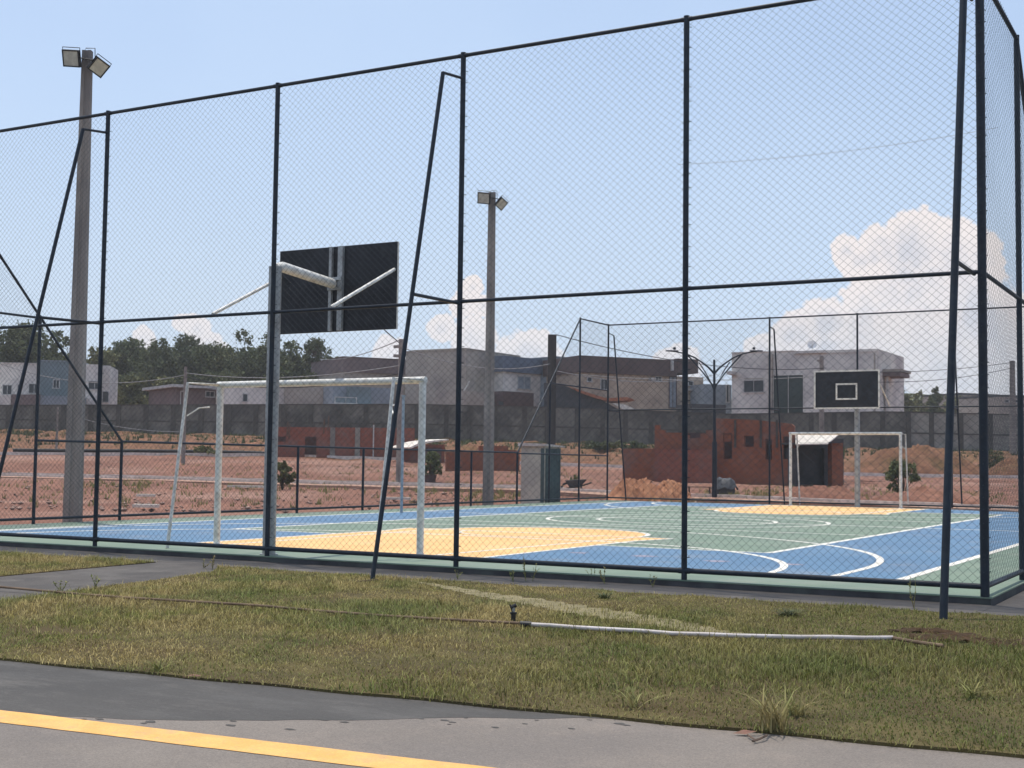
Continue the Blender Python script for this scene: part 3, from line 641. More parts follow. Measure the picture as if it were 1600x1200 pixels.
# ------------------------------------------------------------------ kerbs on the dirt field
def kerb(pts, name, label, h=0.13, w_=0.16):
    P = []
    for a, b in zip(pts, pts[1:]):
        n = max(1, int(abs(b[0]-a[0])/25))
        for i in range(n): t_ = i/n; P.append(gnd(a[0]+(b[0]-a[0])*t_, a[1]+(b[1]-a[1])*t_))
    P.append(gnd(*pts[-1])); mb = MB(); v = []; k = len(P)
    for i, p in enumerate(P):
        d = (P[min(i+1, k-1)]-P[max(i-1, 0)]); d.z = 0; d.normalize(); q = Vector((-d.y, d.x, 0))*w_/2
        jj = random.uniform(-.01, .01)
        for s_, zz in ((-1, -.2), (-1, h+jj), (1, h+jj), (1, -.2)): v.append(p+q*s_+Vector((0, 0, zz)))
    mb.add(v, [(4*i+j, 4*i+j+1, 4*i+j+5, 4*i+j+4) for i in range(k-1) for j in range(3)]+[(0,1,2,3),(4*k-1,4*k-2,4*k-3,4*k-4)])
    o = mb.build(name, 'kerb'); o['kind'] = 'structure'; return o, P
K1 = [(-120,743),(0,745),(275,751),(400,755),(800,765),(880,768),(1000,775),(1150,780),(1340,788),(1560,797),(1750,804)]
K2 = [(-120,711),(0,711),(400,713),(640,720),(880,728),(1320,743),(1600,748),(1750,750)]
_, PK = kerb(K1, 'kerb', '')
mb = MB(); v = []
for i, p_ in enumerate(PK):
    d_ = (PK[min(i+1, len(PK)-1)]-PK[max(i-1, 0)]).normalized(); q_ = Vector((-d_.y, d_.x, 0)); q_ = q_ if q_.dot(FH) < 0 else -q_
    for k_ in (0.06, 1.25):
        e_ = p_+q_*k_; z_ = terr(e_.x, e_.y)+0.04; v += [(e_.x, e_.y, z_), (e_.x, e_.y, z_-.35)]
mb.add(v, [(4*i, 4*i+2, 4*i+6, 4*i+4) for i in range(len(PK)-1)]+[(4*i+2, 4*i+3, 4*i+7, 4*i+6) for i in range(len(PK)-1)]); structure(mb.build('sidewalk', 'pale_soil')); kerb([(x, y-3) for x, y in K1[:6]], 'kerb', '', 0.10); kerb(K2, 'kerb', '', 0.16)
# black tube standing in for the kerb shadow line along the bank foot, left
a = [gnd(x, y)+Vector((0, 0, .14)) for x, y in ((20,708),(120,708.5),(220,709),(320,710),(392,711.5),(425,713))]
tag(MB().tube(a, 0.10, 8).build('kerb_shadow_tube', 'black', None, True), 'long black tube standing in for kerb shadow below the red bank on the left', 'pipe')

# ------------------------------------------------------------------ far boundary wall
WT = [(-160,634),(0,634),(640,632.5),(850,637),(970,641),(1140,648),(1390,644),(1600,649),(1760,653)]
def wtop(px): return float(np.interp(px, [a for a, b in WT], [b for a, b in WT]))
bw_ = thing('boundary_wall', gw(640, 100), 'long stained grey block wall with concrete pillars behind the red dirt field', 'wall')
px = -160; tops = []; mb = MB(); mb2 = MB(); seam = MB()
while px < 1760:
    st_ = 43 if px < 560 else random.choice((36, 40, 46))
    x0, x1 = px, px+st_; A = gw(x0, 100); B = gw(x1, 100); ta = at(x0, wtop(x0), 100).z; tb = at(x1, wtop(x1), 100).z
    tgt = mb2 if x0 > 1385 else mb
    n = FH*0.09; lo = 0.8
    tgt.hexa([Vector((A.x, A.y, A.z-lo))-n, Vector((B.x, B.y, B.z-lo))-n, Vector((B.x, B.y, B.z-lo))+n, Vector((A.x, A.y, A.z-lo))+n,
              Vector((A.x, A.y, ta))-n, Vector((B.x, B.y, tb))-n, Vector((B.x, B.y, tb))+n, Vector((A.x, A.y, ta))+n])
    zm = A.z+(ta-A.z)*0.46; seam.obox((A.x, A.y, zm), (B-A).normalized(), FH, Vector((0, 0, 1)), 0.2, (B-A).length-0.2, -0.125, -0.092, -0.05, 0.05)
    pl = MB().obox((A.x, A.y, 0), R0, FH, Vector((0, 0, 1)), -0.17, 0.17, -0.17, 0.17, A.z-.8, ta+0.04*(x0 < 560))
    pl.build('pillar', 'pillar', bw_)
    px += st_
mb.build('wall_panel', 'greywall', bw_); mb2.build('wall_panel', 'greywall2', bw_); seam.build('cross_beam', 'pillar', bw_)
mb = MB()
for i in range(0, 39):
    x0 = -160+i*48; A = gw(x0, 100); B = gw(x0+48, 100); n = FH*0.13; ta = at(x0, wtop(x0), 100).z+.002; tb = at(x0+48, wtop(x0+48), 100).z+.002
    mb.hexa([Vector((A.x, A.y, ta))-n, Vector((B.x, B.y, tb))-n, Vector((B.x, B.y, tb))+n, Vector((A.x, A.y, ta))+n, Vector((A.x, A.y, ta+.07))-n, Vector((B.x, B.y, tb+.07))-n, Vector((B.x, B.y, tb+.07))+n, Vector((A.x, A.y, ta+.07))+n])
mb.build('coping', 'pillar', bw_)

# ------------------------------------------------------------------ buildings
class Bld:
    def __init__(s, name, label, x0, x1, w0, w1, cat='house', z0=None):
        A = at(x0, 700, w0); B = at(x1, 700, w1); s.z0 = (min(terr(A.x, A.y), terr(B.x, B.y))-0.4) if z0 is None else z0
        A.z = B.z = 0; s.A, s.B = A, B; s.u = (B-A).normalized(); s.n = Vector((s.u.y, -s.u.x, 0))   # n towards the camera side
        if s.n.dot(FH) > 0: s.n = -s.n
        s.t = thing(name, (A.x, A.y, s.z0), label, cat)
    def s_at(s, px, py=600, off=0.0):    # facade coordinates of that bearing
        d = ray(px, py); o = s.A+s.n*off; t_ = (o-CAM).dot(s.n)/d.dot(s.n); p = CAM+d*t_
        return (p-s.A).dot(s.u), p.z
    def block(s, x0, x1, ytop, ybot, depth, m_, name='wall', off=0.0, yref=None, parent=None):
        s0, z1 = s.s_at(x0, ytop, off); s1, _ = s.s_at(x1, ytop, off)
        z0 = s.z0 if ybot is None else s.s_at(x0, ybot, off)[1]
        mb = MB().obox(s.A+s.n*off, s.u, -s.n, Vector((0, 0, 1)), s0, s1, 0, depth, z0, z1)
        o = mb.build(name, m_, s.t)
        if parent: o.parent = parent
        return o
    def win(s, x0, x1, y0, y1, m_='glass', off=0.0, frame=True, name='window', mull=1, fm='frame'):
        s0, z1 = s.s_at(x0, y0, off); s1, z0 = s.s_at(x1, y1, off)
        e = 0.07; f = MB(); o = s.A+s.n*off; Z = Vector((0, 0, 1)); dn = -s.n
        if frame:
            f.obox(o, s.u, dn, Z, s0-e, s1+e, -0.06, -0.004, z1, z1+e); f.obox(o, s.u, dn, Z, s0-e-.05, s1+e+.05, -0.10, -0.004, z0-e, z0)
            f.obox(o, s.u, dn, Z, s0-e, s0, -0.06, -0.004, z0, z1); f.obox(o, s.u, dn, Z, s1, s1+e, -0.06, -0.004, z0, z1)
            for k in range(mull):
                c = s0+(s1-s0)*(k+1)/(mull+1); f.obox(o, s.u, dn, Z, c-.02, c+.02, -0.05, -0.022, z0, z1)
            fo = f.build(name, fm, s.t)
            p = MB().obox(o, s.u, dn, Z, s0+.002, s1-.002, -0.02, -0.005, z0+.002, z1-.002); po = sub(p, 'pane', m_, s.t, fo)
        else:
            MB().obox(o, s.u, dn, Z, s0, s1, -0.02, -0.005, z0, z1).build(name, m_, s.t)
    def cap(s, x0, x1, ytop, depth, m_='frame', off=0.0, h=0.08, name='coping'):
        s0, z1 = s.s_at(x0, ytop, off); s1, _ = s.s_at(x1, ytop, off)
        MB().obox(s.A+s.n*off, s.u, -s.n, Vector((0, 0, 1)), s0-.06, s1+.06, -0.06, depth+.06, z1+.002, z1+h).build(name, m_, s.t)

b = Bld('house', 'white house with small dark windows behind the wall at the far left edge', -140, 62, 113, 114)
b.block(-140, 62, 565, None, 8, 'hwhite'); b.cap(-140, 62, 565, 8, 'hwhite')
b.win(5, 18, 602, 616); b.win(28, 33, 601, 606, mull=0); b.win(46, 61, 600, 614); b.block(18, 62, 616, None, 3, 'hbrownl', 'annex_wall', off=3.2); b.block(-40, 17, 617, None, 3, 'hwhite', 'annex_wall', off=3.2)
b = Bld('house', 'blue-grey house with a white corner block left of the dark tree belt', 62.5, 172, 114, 115)
b.block(62.5, 129, 564, None, 8, 'hteal'); b.block(129.5, 158, 569, None, 7, 'hwhite', off=0.5); b.block(158.5, 172, 571, None, 6, 'hwhite', off=-0.6)
b.cap(62.5, 129, 564, 8, 'hblue'); b.win(139, 157, 596, 608, off=0.5); b.win(84, 92, 594, 606); b.win(161, 169, 612, 628, off=-0.6, mull=0)
b.block(55, 129, 618, None, 2.4, 'hblue', 'annex_wall', off=3.0)
b = Bld('house', 'low brownish house with a flat eave behind the left post of the near goal', 275, 341, 110, 112)
b.block(275, 341, 606, None, 7, 'hbrownl'); b.block(270, 336, 600, 604.5, 8, 'frame', 'roof', off=0.6); b.win(322, 334, 612, 620); b.win(300, 326, 601.2, 603.2, 'hbrown', off=1.3, frame=False, name='fascia'); b.win(283, 289, 612, 632, 'hbrown', mull=0, name='door')
b = Bld('house', 'long low white house with one narrow window, framed inside the near goal', 341.5, 520, 110, 113)
b.block(341.5, 520, 601, None, 8, 'hwhite'); b.win(380, 386, 616, 627, mull=0); b.cap(341.5, 520, 601, 8, 'hgrey'); b.block(446, 520, 603, None, .5, 'hgrey', 'side_wall', off=.51)
b = Bld('house', 'low grey-blue house with a dark shutter, right part of the near goal opening', 520.5, 600, 110, 112)
b.block(520.5, 612, 603, None, 7, 'hblue'); b.block(546, 580, 604, None, .6, 'hteal', 'side_wall', off=.61); b.win(524, 556, 621, 630, 'hteal', off=.62); b.block(522, 592, 630.5, 632, 1.2, 'frame', 'ledge', off=1.2)
b = Bld('house', 'house with a light brown parapet above a grey wall, just right of the trees', 536, 644.5, 121, 124)
b.block(536, 644.5, 580, None, 9, 'hgrey'); b.block(536, 644.5, 558, 581, 9.4, 'hbrownl', 'parapet', off=.2); b.cap(536, 644.5, 558, 9.4, 'hbrown', off=.2)
b = Bld('house', 'large plain grey house with three tiny windows, between two utility poles', 645, 728, 118, 115)
b.block(645, 728, 548.5, None, 9, 'hgrey'); b.cap(645, 728, 548.5, 9, 'hgrey')
for a_ in ((682, 689, 584, 590), (697, 706, 581, 590)): b.win(*a_, mull=0)
b = Bld('house', 'second face of the plain grey house, one tiny window and a narrow door', 728.5, 786, 115.2, 122)
b.block(728.5, 786, 547.5, None, 6, 'hgrey'); b.cap(728.5, 786, 547.5, 6, 'hgrey'); b.win(741, 747, 582, 590, mull=0); b.win(770, 775, 588, 605, mull=0, name='door')
b.block(725, 786, 610, None, 2.6, 'hgrey', 'annex_wall', off=2.8)
mb = MB().tube([at(722, 615, 111), at(734, 596, 111)], 0.06, 6); mb.build('rod', 'frame', b.t)
b = Bld('house', 'white two-storey house under a slate-blue parapet, behind the farther floodlight pole', 786.5, 869, 117, 122)
b.block(786.5, 869, 579, None, 8, 'hwhite'); b.block(786.5, 880, 555.5, 580, 8.4, 'hslate', 'parapet', off=.25); b.win(809, 828, 588, 608, 'hblue'); b.win(848, 853, 588, 606, mull=0)
b.block(788, 834, 611, None, 2.4, 'hbrown', 'annex_wall', off=3.2); b.win(779, 786, 627, 633, off=3.2, frame=False, mull=0)
b = Bld('house', 'plain grey-blue house block left of the long brown parapet', 869.5, 905, 119, 121)
b.block(869.5, 905, 558, None, 7, 'hblue'); b.cap(869.5, 905, 558, 7, 'hblue')
b = Bld('house', 'beige house under a long dark brown parapet, with a tall dark door', 905.5, 1091, 114, 119)
b.block(905.5, 1099, 581, None, 9, 'hbeige'); b.block(905.5, 1058, 555, 581.5, 9.5, 'hbrown', 'parapet', off=.25); b.block(1058.5, 1091, 560, 582, 9.0, 'hbrown', 'parapet', off=.22)
b.win(939, 948, 593, 608); b.win(918, 924, 590, 596, mull=0); b.win(1024, 1033, 589, 595); b.win(1046, 1056, 589, 637, 'hblue', name='door', fm='hbrown'); b.win(1076, 1082, 596, 602, mull=0)
b.block(1075, 1085, 594, 630, .2, 'tile', 'side_wall', off=.21) if False else None
for ax_ in (1018, 1079): b.block(ax_, ax_+4.5, 590 if ax_ < 1050 else 607, 594.5 if ax_ < 1050 else 610.5, .5, 'frame', 'air_conditioner', off=.55)
b.block(1050.5, 1053, 561, 579, .3, 'frame', 'vent_pipe', off=.6)
b = Bld('house', 'low dark-roofed shed with orange tiles and a pale sheet, left of the brick house', 850, 975, 107, 106, 'shed')
def slope_roof(bl, pts, depth, m_, name, off):
    v = []
    for (x, y) in pts: s_, z_ = bl.s_at(x, y, off); v.append((s_, z_))
    n = len(v); o = bl.A+bl.n*off; V = [o+bl.u*a+Vector((0, 0, z)) for a, z in v]; V2 = [p-bl.n*depth for p in V]
    MB().add(V+V2, [tuple(range(n)), tuple(range(2*n-1, n-1, -1))]+[(i, i+n, (i+1) % n+n, (i+1) % n) for i in range(n)]).build(name, m_, bl.t)
slope_roof(b, [(850,645),(850,598),(884,603),(905,612),(940,625),(962,637),(975,645)], 5, 'darkroof_shade', 'gable_wall', 0)
slope_roof(b, [(886,602.5),(905,609),(938,619.5),(948,622),(980,620.5),(988,623),(975,626),(950,627),(930,622),(905,613)], 3, 'tile', 'tiled_roof', .5)
slope_roof(b, [(957,630),(976,632),(992,639),(975,640)], 2.5, 'tin', 'sheet_roof', .7)
b = Bld('house', 'small low grey house between the brown parapet house and the white house', 1092, 1143, 116, 117)
b.block(1099.5, 1143, 600, None, 6, 'hblue'); b.win(1135, 1138, 602, 628, mull=0); b.block(1081, 1134, 631, None, 3, 'darkroof_shade', 'annex_wall', off=4.0)
b = Bld('house', 'large white modern house with dark green glazing and a satellite dish, right of centre', 1143.5, 1371, 112, 106)
b.block(1143.5, 1371, 552, None, 9, 'hwhite'); b.block(1241, 1290, 548.5, 552.6, 6, 'hwhite', 'parapet', off=.2); b.cap(1143.5, 1240, 552, .5, 'hwhite'); b.cap(1291, 1371, 552, .5, 'hwhite')
b.win(1163, 1193, 595, 612); b.win(1163, 1193, 591, 595.5, 'hgrey', frame=False, name='shutter'); b.win(1209, 1255, 587, 656, 'greenglass', mull=1, fm='hwhite', name='glazed_door')
b.block(1135, 1145, 580, 585, 1.2, 'hwhite', 'ledge', off=1.0); b.win(1303, 1322, 647, 652, 'hgrey', frame=False)
b.block(1200.5, 1206, 553, None, .35, 'hgrey', 'pilaster', off=.36)
A_ = b
# right return wall, canopy and columns
s1, zt = b.s_at(1371, 552); s0z = b.z0
C0 = b.A+b.u*s1
r2 = at(1390, 700, 114); r2.z = 0
uu = (r2-Vector((C0.x, C0.y, 0))).normalized(); nn = Vector((uu.y, -uu.x, 0)); L_ = (r2-Vector((C0.x, C0.y, 0))).length
MB().obox((C0.x, C0.y, 0), uu, -nn, Vector((0, 0, 1)), 0.02, L_, -0.02, 0.3, s0z, zt-.03).build('side_wall', 'hgrey', b.t)
b.block(1374, 1408, 577, 581, 3.5, 'hgrey', 'canopy', off=-1.5); b.block(1378, 1407, 582, 588, 3.2, 'hbrownl', 'canopy', off=-1.6)
for x_ in (1375, 1384): b.block(x_, x_+4, 588, None, .5, 'hwhite', 'column', off=-2)
b.win(1374.5, 1381, 588, 627, 'glass', off=-1.9, frame=False)
# dish
dc = at(1269, 539, 110); mb = MB(); ring = []; nrm = (CAM-dc).normalized()+Vector((0.1, 0, .35)); nrm.normalize(); u_ = nrm.cross(Vector((0, 0, 1))).normalized(); v_ = u_.cross(nrm)
vs = [dc-nrm*0.16]; 
for rr_, dp in ((0.2, -.12), (0.4, 0.0)):
    for j in range(16): t_ = j*math.pi/8; vs.append(dc+u_*math.cos(t_)*rr_+v_*math.sin(t_)*rr_+nrm*dp)
fs = [(0, 1+j, 1+(j+1) % 16) for j in range(16)]+[(1+j, 17+j, 17+(j+1) % 16, 1+(j+1) % 16) for j in range(16)]
mb.add(vs, fs); dt = thing('satellite_dish', (dc.x, dc.y, dc.z-.8), 'white satellite dish on the roof of the large white house', 'satellite dish')
mb.build('dish', 'dishw', dt, True); MB().tube([dc-Vector((0, 0, 1.0)), dc-nrm*.1], 0.03, 6).build('mast', 'frame', dt)
MB().tube([dc-v_*.38, dc+nrm*.35], 0.015, 5).build('feed_arm', 'frame', dt)
# beams between eaves of the taller roofline in the distance
for (x0, x1, yt, w_, lb) in ((1500, 1560, 617, 190, 'faint low pale building far off at the right, under the tree line'), (1562, 1640, 620, 175, 'faint distant low building at the right edge behind the mesh')):
    b = Bld('distant_building', lb, x0, x1, w_, w_+3, 'building'); b.block(x0, x1, yt, None, 8, 'hgrey'); b.cap(x0, x1, yt, 8, 'darkroof_shade', h=.3)
    for k in range(3): b.win(x0+8+k*16, x0+14+k*16, yt+5, yt+9, mull=0)

# ------------------------------------------------------------------ unfinished brick houses
def flatwall(bl, outline, holes, depth, m_, name, off=0.0):
    """brick wall from an outline with its openings left open (real openings)."""
    xs_ = sorted(set([p[0] for p in outline]+[h[0] for h in holes]+[h[1] for h in holes]))
    ox = [p[0] for p in outline]; oy = [p[1] for p in outline]
    mb = MB(); Z = Vector((0, 0, 1)); o = bl.A+bl.n*off
    for a, c in zip(xs_, xs_[1:]):
        ya, yc = float(np.interp(a+.001, ox, oy)), float(np.interp(c-.001, ox, oy))
        sa, za = bl.s_at(a, ya, off); sc, zc_ = bl.s_at(c, yc, off)
        hs = sorted([h for h in holes if h[0] <= a and h[1] >= c], key=lambda h: -h[3])
        zlo = bl.z0
        for h in hs:
            zb = bl.s_at(a, h[3], off)[1]; zt_ = bl.s_at(a, h[2], off)[1]
            if zb > zlo+.02: mb.obox(o, bl.u, -bl.n, Z, sa, sc, 0, depth, zlo, zb)
            zlo = zt_
        P = [o+bl.u*sa+Z*zlo, o+bl.u*sc+Z*zlo, o+bl.u*sc-bl.n*depth+Z*zlo, o+bl.u*sa-bl.n*depth+Z*zlo, o+bl.u*sa+Z*za, o+bl.u*sc+Z*zc_, o+bl.u*sc-bl.n*depth+Z*zc_, o+bl.u*sa-bl.n*depth+Z*za]
        mb.hexa(P)
    return mb.build(name, m_, bl.t)
b = Bld('unfinished_brick_house', 'unfinished brick house with stepped wall tops and window holes beside the far goal', 973, 1242, 57, 54)
flatwall(b, [(973,701),(1022.9,700.5),(1023,664),(1030,664),(1030.1,671),(1038,672),(1038.1,676),(1060,676),(1076,677),(1076.1,685),(1094,684),(1094.1,678),(1103,677),(1103.1,672),(1110,672),(1117.4,671.5),(1117.5,653.5),(1180,656),(1236,662),(1241,666)],
         [(1130,1144,677,717), (1163,1178,681,698), (1196,1206,686,718), (1224,1234,682,717)], 0.22, 'brick', 'wall')
flatwall(b, [(1058,676),(1241,676)], [], 0.2, 'hbrown', 'inner_wall', off=-1.2)  # darker colour than the brick puts shade into the window openings
flatwall(b, [(1023,702),(1117,702)], [], 0.2, 'brick2', 'low_wall', off=0.7)
b.win(1131, 1143, 678, 690, 'brick', frame=False, name='lintel', off=-.1)
for x_ in (1147, 1187, 1212): b.block(x_, x_+3, 656, 700, .05, 'pillar', 'mortar_column', off=.052)
b.block(1140, 1141.5, 640, 656, .05, 'pillar', 'starter_bar', off=0) if False else None
# back yard rubble at the foot
b = Bld('shed', 'open shack with a pale sheet roof and dark inside, seen through the far goal', 1244, 1318, 53.6, 54.4, 'shed')
b.block(1300, 1317, 690, None, .3, 'brick', 'wall'); b.block(1245, 1318, 684, None, .2, 'darkroof_shade', 'back_wall', off=-1.5); b.block(1243, 1246, 700, None, 1.5, 'darkroof_shade', 'wall')  # dark colour on back and side walls paints the shade inside the shack
b.block(1288, 1299, 700, None, .2, 'darkroof_shade', 'wall', off=-1.2)  # same dark colour, more of the painted inner shade
slope_roof(b, [(1240,694.5),(1240,692),(1318,690),(1318,692)], 3.6, 'darkroof_shade', 'roof_frame', .2)
s0, z0_ = b.s_at(1243, 695.5, .35); s1, z1_ = b.s_at(1293, 694.5, .35); s2, z2_ = b.s_at(1312, 679.5, -1.25); s3, z3_ = b.s_at(1243, 680, -1.25)
o = b.A+b.n*.35; Z = Vector((0, 0, 1))
s3b, s2b = s3, s2
back = 1.6
V = [o+b.u*s0+Z*z0_, o+b.u*s1+Z*z1_, o+b.u*s2b-b.n*back+Z*z2_, o+b.u*s3b-b.n*back+Z*z3_]
MB().hexa([*V, *[p+Z*.05 for p in V]]).build('sheet_roof', 'tin', b.t)
b = Bld('unfinished_brick_house', 'long low unfinished brick wall building with a doorway, behind the near goal', 428, 648, 72, 73)
flatwall(b, [(428,667),(648,669)], [(477,495,682,722), (433,447,682,690)], 0.2, 'brick2', 'wall')
flatwall(b, [(428,672),(648,673)], [], 0.2, 'hbrown', 'inner_wall', off=-1.0)  # brown instead of brick, painting shade behind the doorway
for x_ in (516, 555): b.block(x_, x_+8, 668, None, .06, 'greywall2', 'pilaster', off=.062)
for x_, y_ in ((449, 659), (506, 655), (513, 650), (583, 661), (452, 663)):
    s_, z_ = b.s_at(x_, y_); p = b.A+b.u*s_; MB().tube([(p.x, p.y, z_-.8), (p.x+.03, p.y, z_)], 0.035, 5).build('stake', 'stick', b.t)
b.block(583, 585, 664, None, .05, 'frame', 'downpipe', off=.15)
b = Bld('shed', 'tiny brick shed with a bent pale tin roof behind the near goal', 648.5, 697, 70, 71, 'shed')
b.block(652, 695, 694, None, 2, 'brick2', 'wall'); b.block(658, 690, 699, None, .1, 'hbrown', 'painted_opening_shade', off=.11)  # brown plate on the brick paints a shaded opening, no real hole
slope_roof(b, [(640,699),(655,692),(675,688.5),(701,686),(701,688),(676,691),(657,695),(642,701)], 2.2, 'tin', 'roof', .3)
b = Bld('brick_wall', 'low broken red brick wall left of the cabin', 697.5, 812, 62, 63, 'wall')
flatwall(b, [(697.5,706),(711,706),(711.1,704),(749,704),(749.1,697),(794,697),(794.1,703),(812,704)], [], .2, 'brick', 'wall')

# ------------------------------------------------------------------ poles, lamp, wires
def upole(px, ptop, pbase, w, r, m_, label, arm=None, square=False):
    p = gw(px, w) if pbase is None else gnd(px, pbase); ww = (p-CAM).dot(FH); top = at(px, ptop, ww).z
    t = thing('utility_pole', p, label, 'utility pole')
    if square: MB().obox(p, R0, FH, Vector((0, 0, 1)), -r, r, -r*.8, r*.8, -.3, top-p.z).build('pole', m_, t)
    else: MB().tube([(p.x, p.y, p.z-.3), (p.x, p.y, top)], r*1.15, 10, r*.85).build('pole', m_, t, True)
    if arm:
        for dz in arm: MB().obox((p.x, p.y, top-dz), R0, FH, Vector((0, 0, 1)), -.28, .05, -.12, -.05, -.05, .06).build('insulator', 'concpole', t)
    return Vector((p.x, p.y, top)), ww
T1, w1 = upole(861, 523, None, 60, .19, 'woodpole', 'thick dark utility pole rising behind the cabin', square=True)
MB().tube([T1+R0*.25-Vector((0,0,.15)), T1+R0*.42-Vector((0,0,.35)), T1+R0*.36-Vector((0,0,.8))], .03, 6)
T2, w2 = upole(623, 530, 757, None, .11, 'concpole', 'slim utility pole on the dirt behind the near goal, by the plain grey house', arm=(.3, .65))
T3, w3 = upole(286, 573, 724, None, .09, 'concpole', 'thin pole on the red bank, just left of the near goal')
T4, w4 = upole(1284, 556, None, 78, .14, 'concpole', 'utility pole in front of the large white house', arm=(.3,))
T5, w5 = upole(1583, 564, None, 96, .22, 'concpole', 'utility pole in front of the wall at the far right')
T6, w6 = upole(88, 636, 705, None, .06, 'concpole', 'short thin post on the bank at the far left')
def wire(a, b_, sag, label, r=.018, m_='cable'):
    a, b_ = Vector(a), Vector(b_); P = [a.lerp(b_, i/24)-Vector((0, 0, sag*4*(i/24)*(1-i/24))) for i in range(25)]
    tag(MB().tube(P, r, 5).build('power_line', m_, None), label, 'cable', 'overhead cables strung between the poles')
wire(T1+R0*.2, at(1290, 575, w4), .6, 'cable running from the thick dark pole down to the right towards the white house', .02)
wire(T1-Vector((0, 0, 1.6)), at(1120, 585, 80), .5, 'lower cable from the thick dark pole passing in front of the brown parapet', .02, 'palecable')
wire(T2, at(500, 561, 95), .3, 'cable from the slim pole left towards the trees', .02, 'palecable')
wire(T2-Vector((0, 0, .2)), at(600, 515, w2), .0, 'steep cable up from the slim pole to behind the near backboard', .02)
wire(T2-Vector((0, 0, .3)), T1-Vector((0, 0, 1.3)), .5, 'pale sagging cable between the slim pole and the thick dark pole', .02, 'palecable')
wire(T3-Vector((0, 0, .3)), T2-Vector((0, 0, 1.0)), .35, 'upper of the cables crossing in front of the tree belt', .018, 'palecable')
wire(T3-Vector((0, 0, .5)), T2-Vector((0, 0, 1.3)), .55, 'lower of the cables crossing in front of the tree belt', .018)
wire(at(-40, 552, w3+6), T3-Vector((0, 0, .4)), .9, 'cable crossing in front of the blue-grey house on the left', .018, 'palecable')
wire(T4-Vector((0, 0, .9)), T5-Vector((0, 0, .1)), .3, 'upper cable running right from the white house to the far right pole', .02)
wire(T4-Vector((0, 0, 1.4)), T5-Vector((0, 0, .5)), .5, 'lower cable running right from the white house to the far right pole', .02)
wire(at(905, 585, w4+10), T4-Vector((0, 0, 1.2)), .3, 'cable crossing the beige house and the street lamp arms', .02, 'palecable')
wire(at(1060, 257, 75), at(1560, 199, 75), .35, 'thin lone high cable crossing the sky at the upper right', .012, 'palecable')
wire(T3-Vector((0, 0, 3.2)), at(120, 652, w3+2), .2, 'low slack cable from the thin pole across the wall', .014, 'palecable')

# decorative double-arm street lamp
p = gnd(1116.5, 779.5); ww = (p-CAM).dot(FH)
def L_at(x, y): q = at(x, y, ww); return q
lt = thing('street_lamp', p, 'ornate dark street lamp with two long curved arms behind the far fence', 'street lamp')
MB().tube([p-Vector((0, 0, .2)), L_at(1116.5, 690)], .085, 12, .08).tube([L_at(1116.5, 690), L_at(1116, 562)], .05, 12, .038).build('pole', 'post', lt, True)
for s_ in (-1, 1):
    def c(dx, y): return L_at(1116+s_*dx, y)
    a = MB().tube([c(0, 584), c(8, 575), c(18, 567), c(30, 559), c(44, 553), c(60, 549.5), c(70, 548.5)], .032, 8, .018)
    a.tube([c(0, 604), c(8, 595), c(16, 584), c(28, 570), c(38, 559), c(42, 555)], .022, 8)
    a.tube([c(0, 612), c(4, 600), c(12, 585), c(18, 575), c(24, 566)], .018, 8)
    a.build('arm', 'post', lt, True)
    MB().obox(c(66, 548), R0, FH, Vector((0, 0, 1)), -.20, .20, -.06, .06, -.025, .012).obox(c(62, 547), R0, FH, Vector((0, 0, 1)), -.04, .04, -.035, .035, .014, .09).build('lamp_head', 'post', lt)

# ------------------------------------------------------------------ vegetation helpers
def leaves(center, n, size, m_, name, parent, lobes, seed, hollow=0.0):
    """many small leaf faces spread through a crown built of lobes (cx, cy, cz, r, rz)"""
    r = np.random.default_rng(seed); L = np.array(lobes, float); wts = L[:, 3]**2; wts /= wts.sum()
    k = r.choice(len(L), n, p=wts); d = r.normal(size=(n, 3)); d /= np.linalg.norm(d, axis=1)[:, None]
    rad = r.uniform(0.25, 1.0, n)**0.45 * (1+0.22*r.normal(size=n)*0.5)
    pos = L[k, :3]+d*rad[:, None]*np.stack([L[k, 3], L[k, 3], L[k, 4]], 1)
    # leaves gather round twig tips, leaving gaps between the clumps
    m2 = max(10, n//34); ct = pos[:m2]; kc = k[:m2]
    tw = r.integers(0, m2, n); same = L[kc[tw], 3]
    pos = np.where(r.uniform(0, 1, (n, 1)) < .6, ct[tw]+r.normal(size=(n, 3))*(same*.17)[:, None], pos)
    a = r.normal(size=(n, 3)); a /= np.linalg.norm(a, axis=1)[:, None]; b_ = np.cross(a, r.normal(size=(n, 3))); b_ /= np.linalg.norm(b_, axis=1)[:, None]
    s_ = size*r.uniform(.6, 1.35, n)[:, None]
    v = np.stack([pos-a*s_*.5, pos+b_*s_*.32, pos+a*s_*.5, pos-b_*s_*.32], 1).reshape(-1, 3)+np.array(center)
    return meshnp(name, v, np.arange(4*n).reshape(n, 4), m_, parent)
def meshnp(name, v, f, m_, parent=None, loc=None):
    off = np.array(parent.location) if parent is not None else (np.array(loc) if loc is not None else np.zeros(3))
    me = bpy.data.meshes.new(name); v = v-off; me.vertices.add(len(v)); me.vertices.foreach_set('co', v.astype(np.float32).ravel())
    k = f.shape[1]; me.loops.add(f.size); me.loops.foreach_set('vertex_index', f.ravel().astype(np.int32)); me.polygons.add(len(f))
    me.polygons.foreach_set('loop_start', (np.arange(len(f))*k).astype(np.int32)); me.polygons.foreach_set('loop_total', np.full(len(f), k, np.int32))
    me.update(calc_edges=True); me.materials.append(M[m_] if isinstance(m_, str) else m_)
    o = bpy.data.objects.new(name, me); COL.objects.link(o)
    if parent is not None: o.parent = parent
    else: o.location = off
    return o
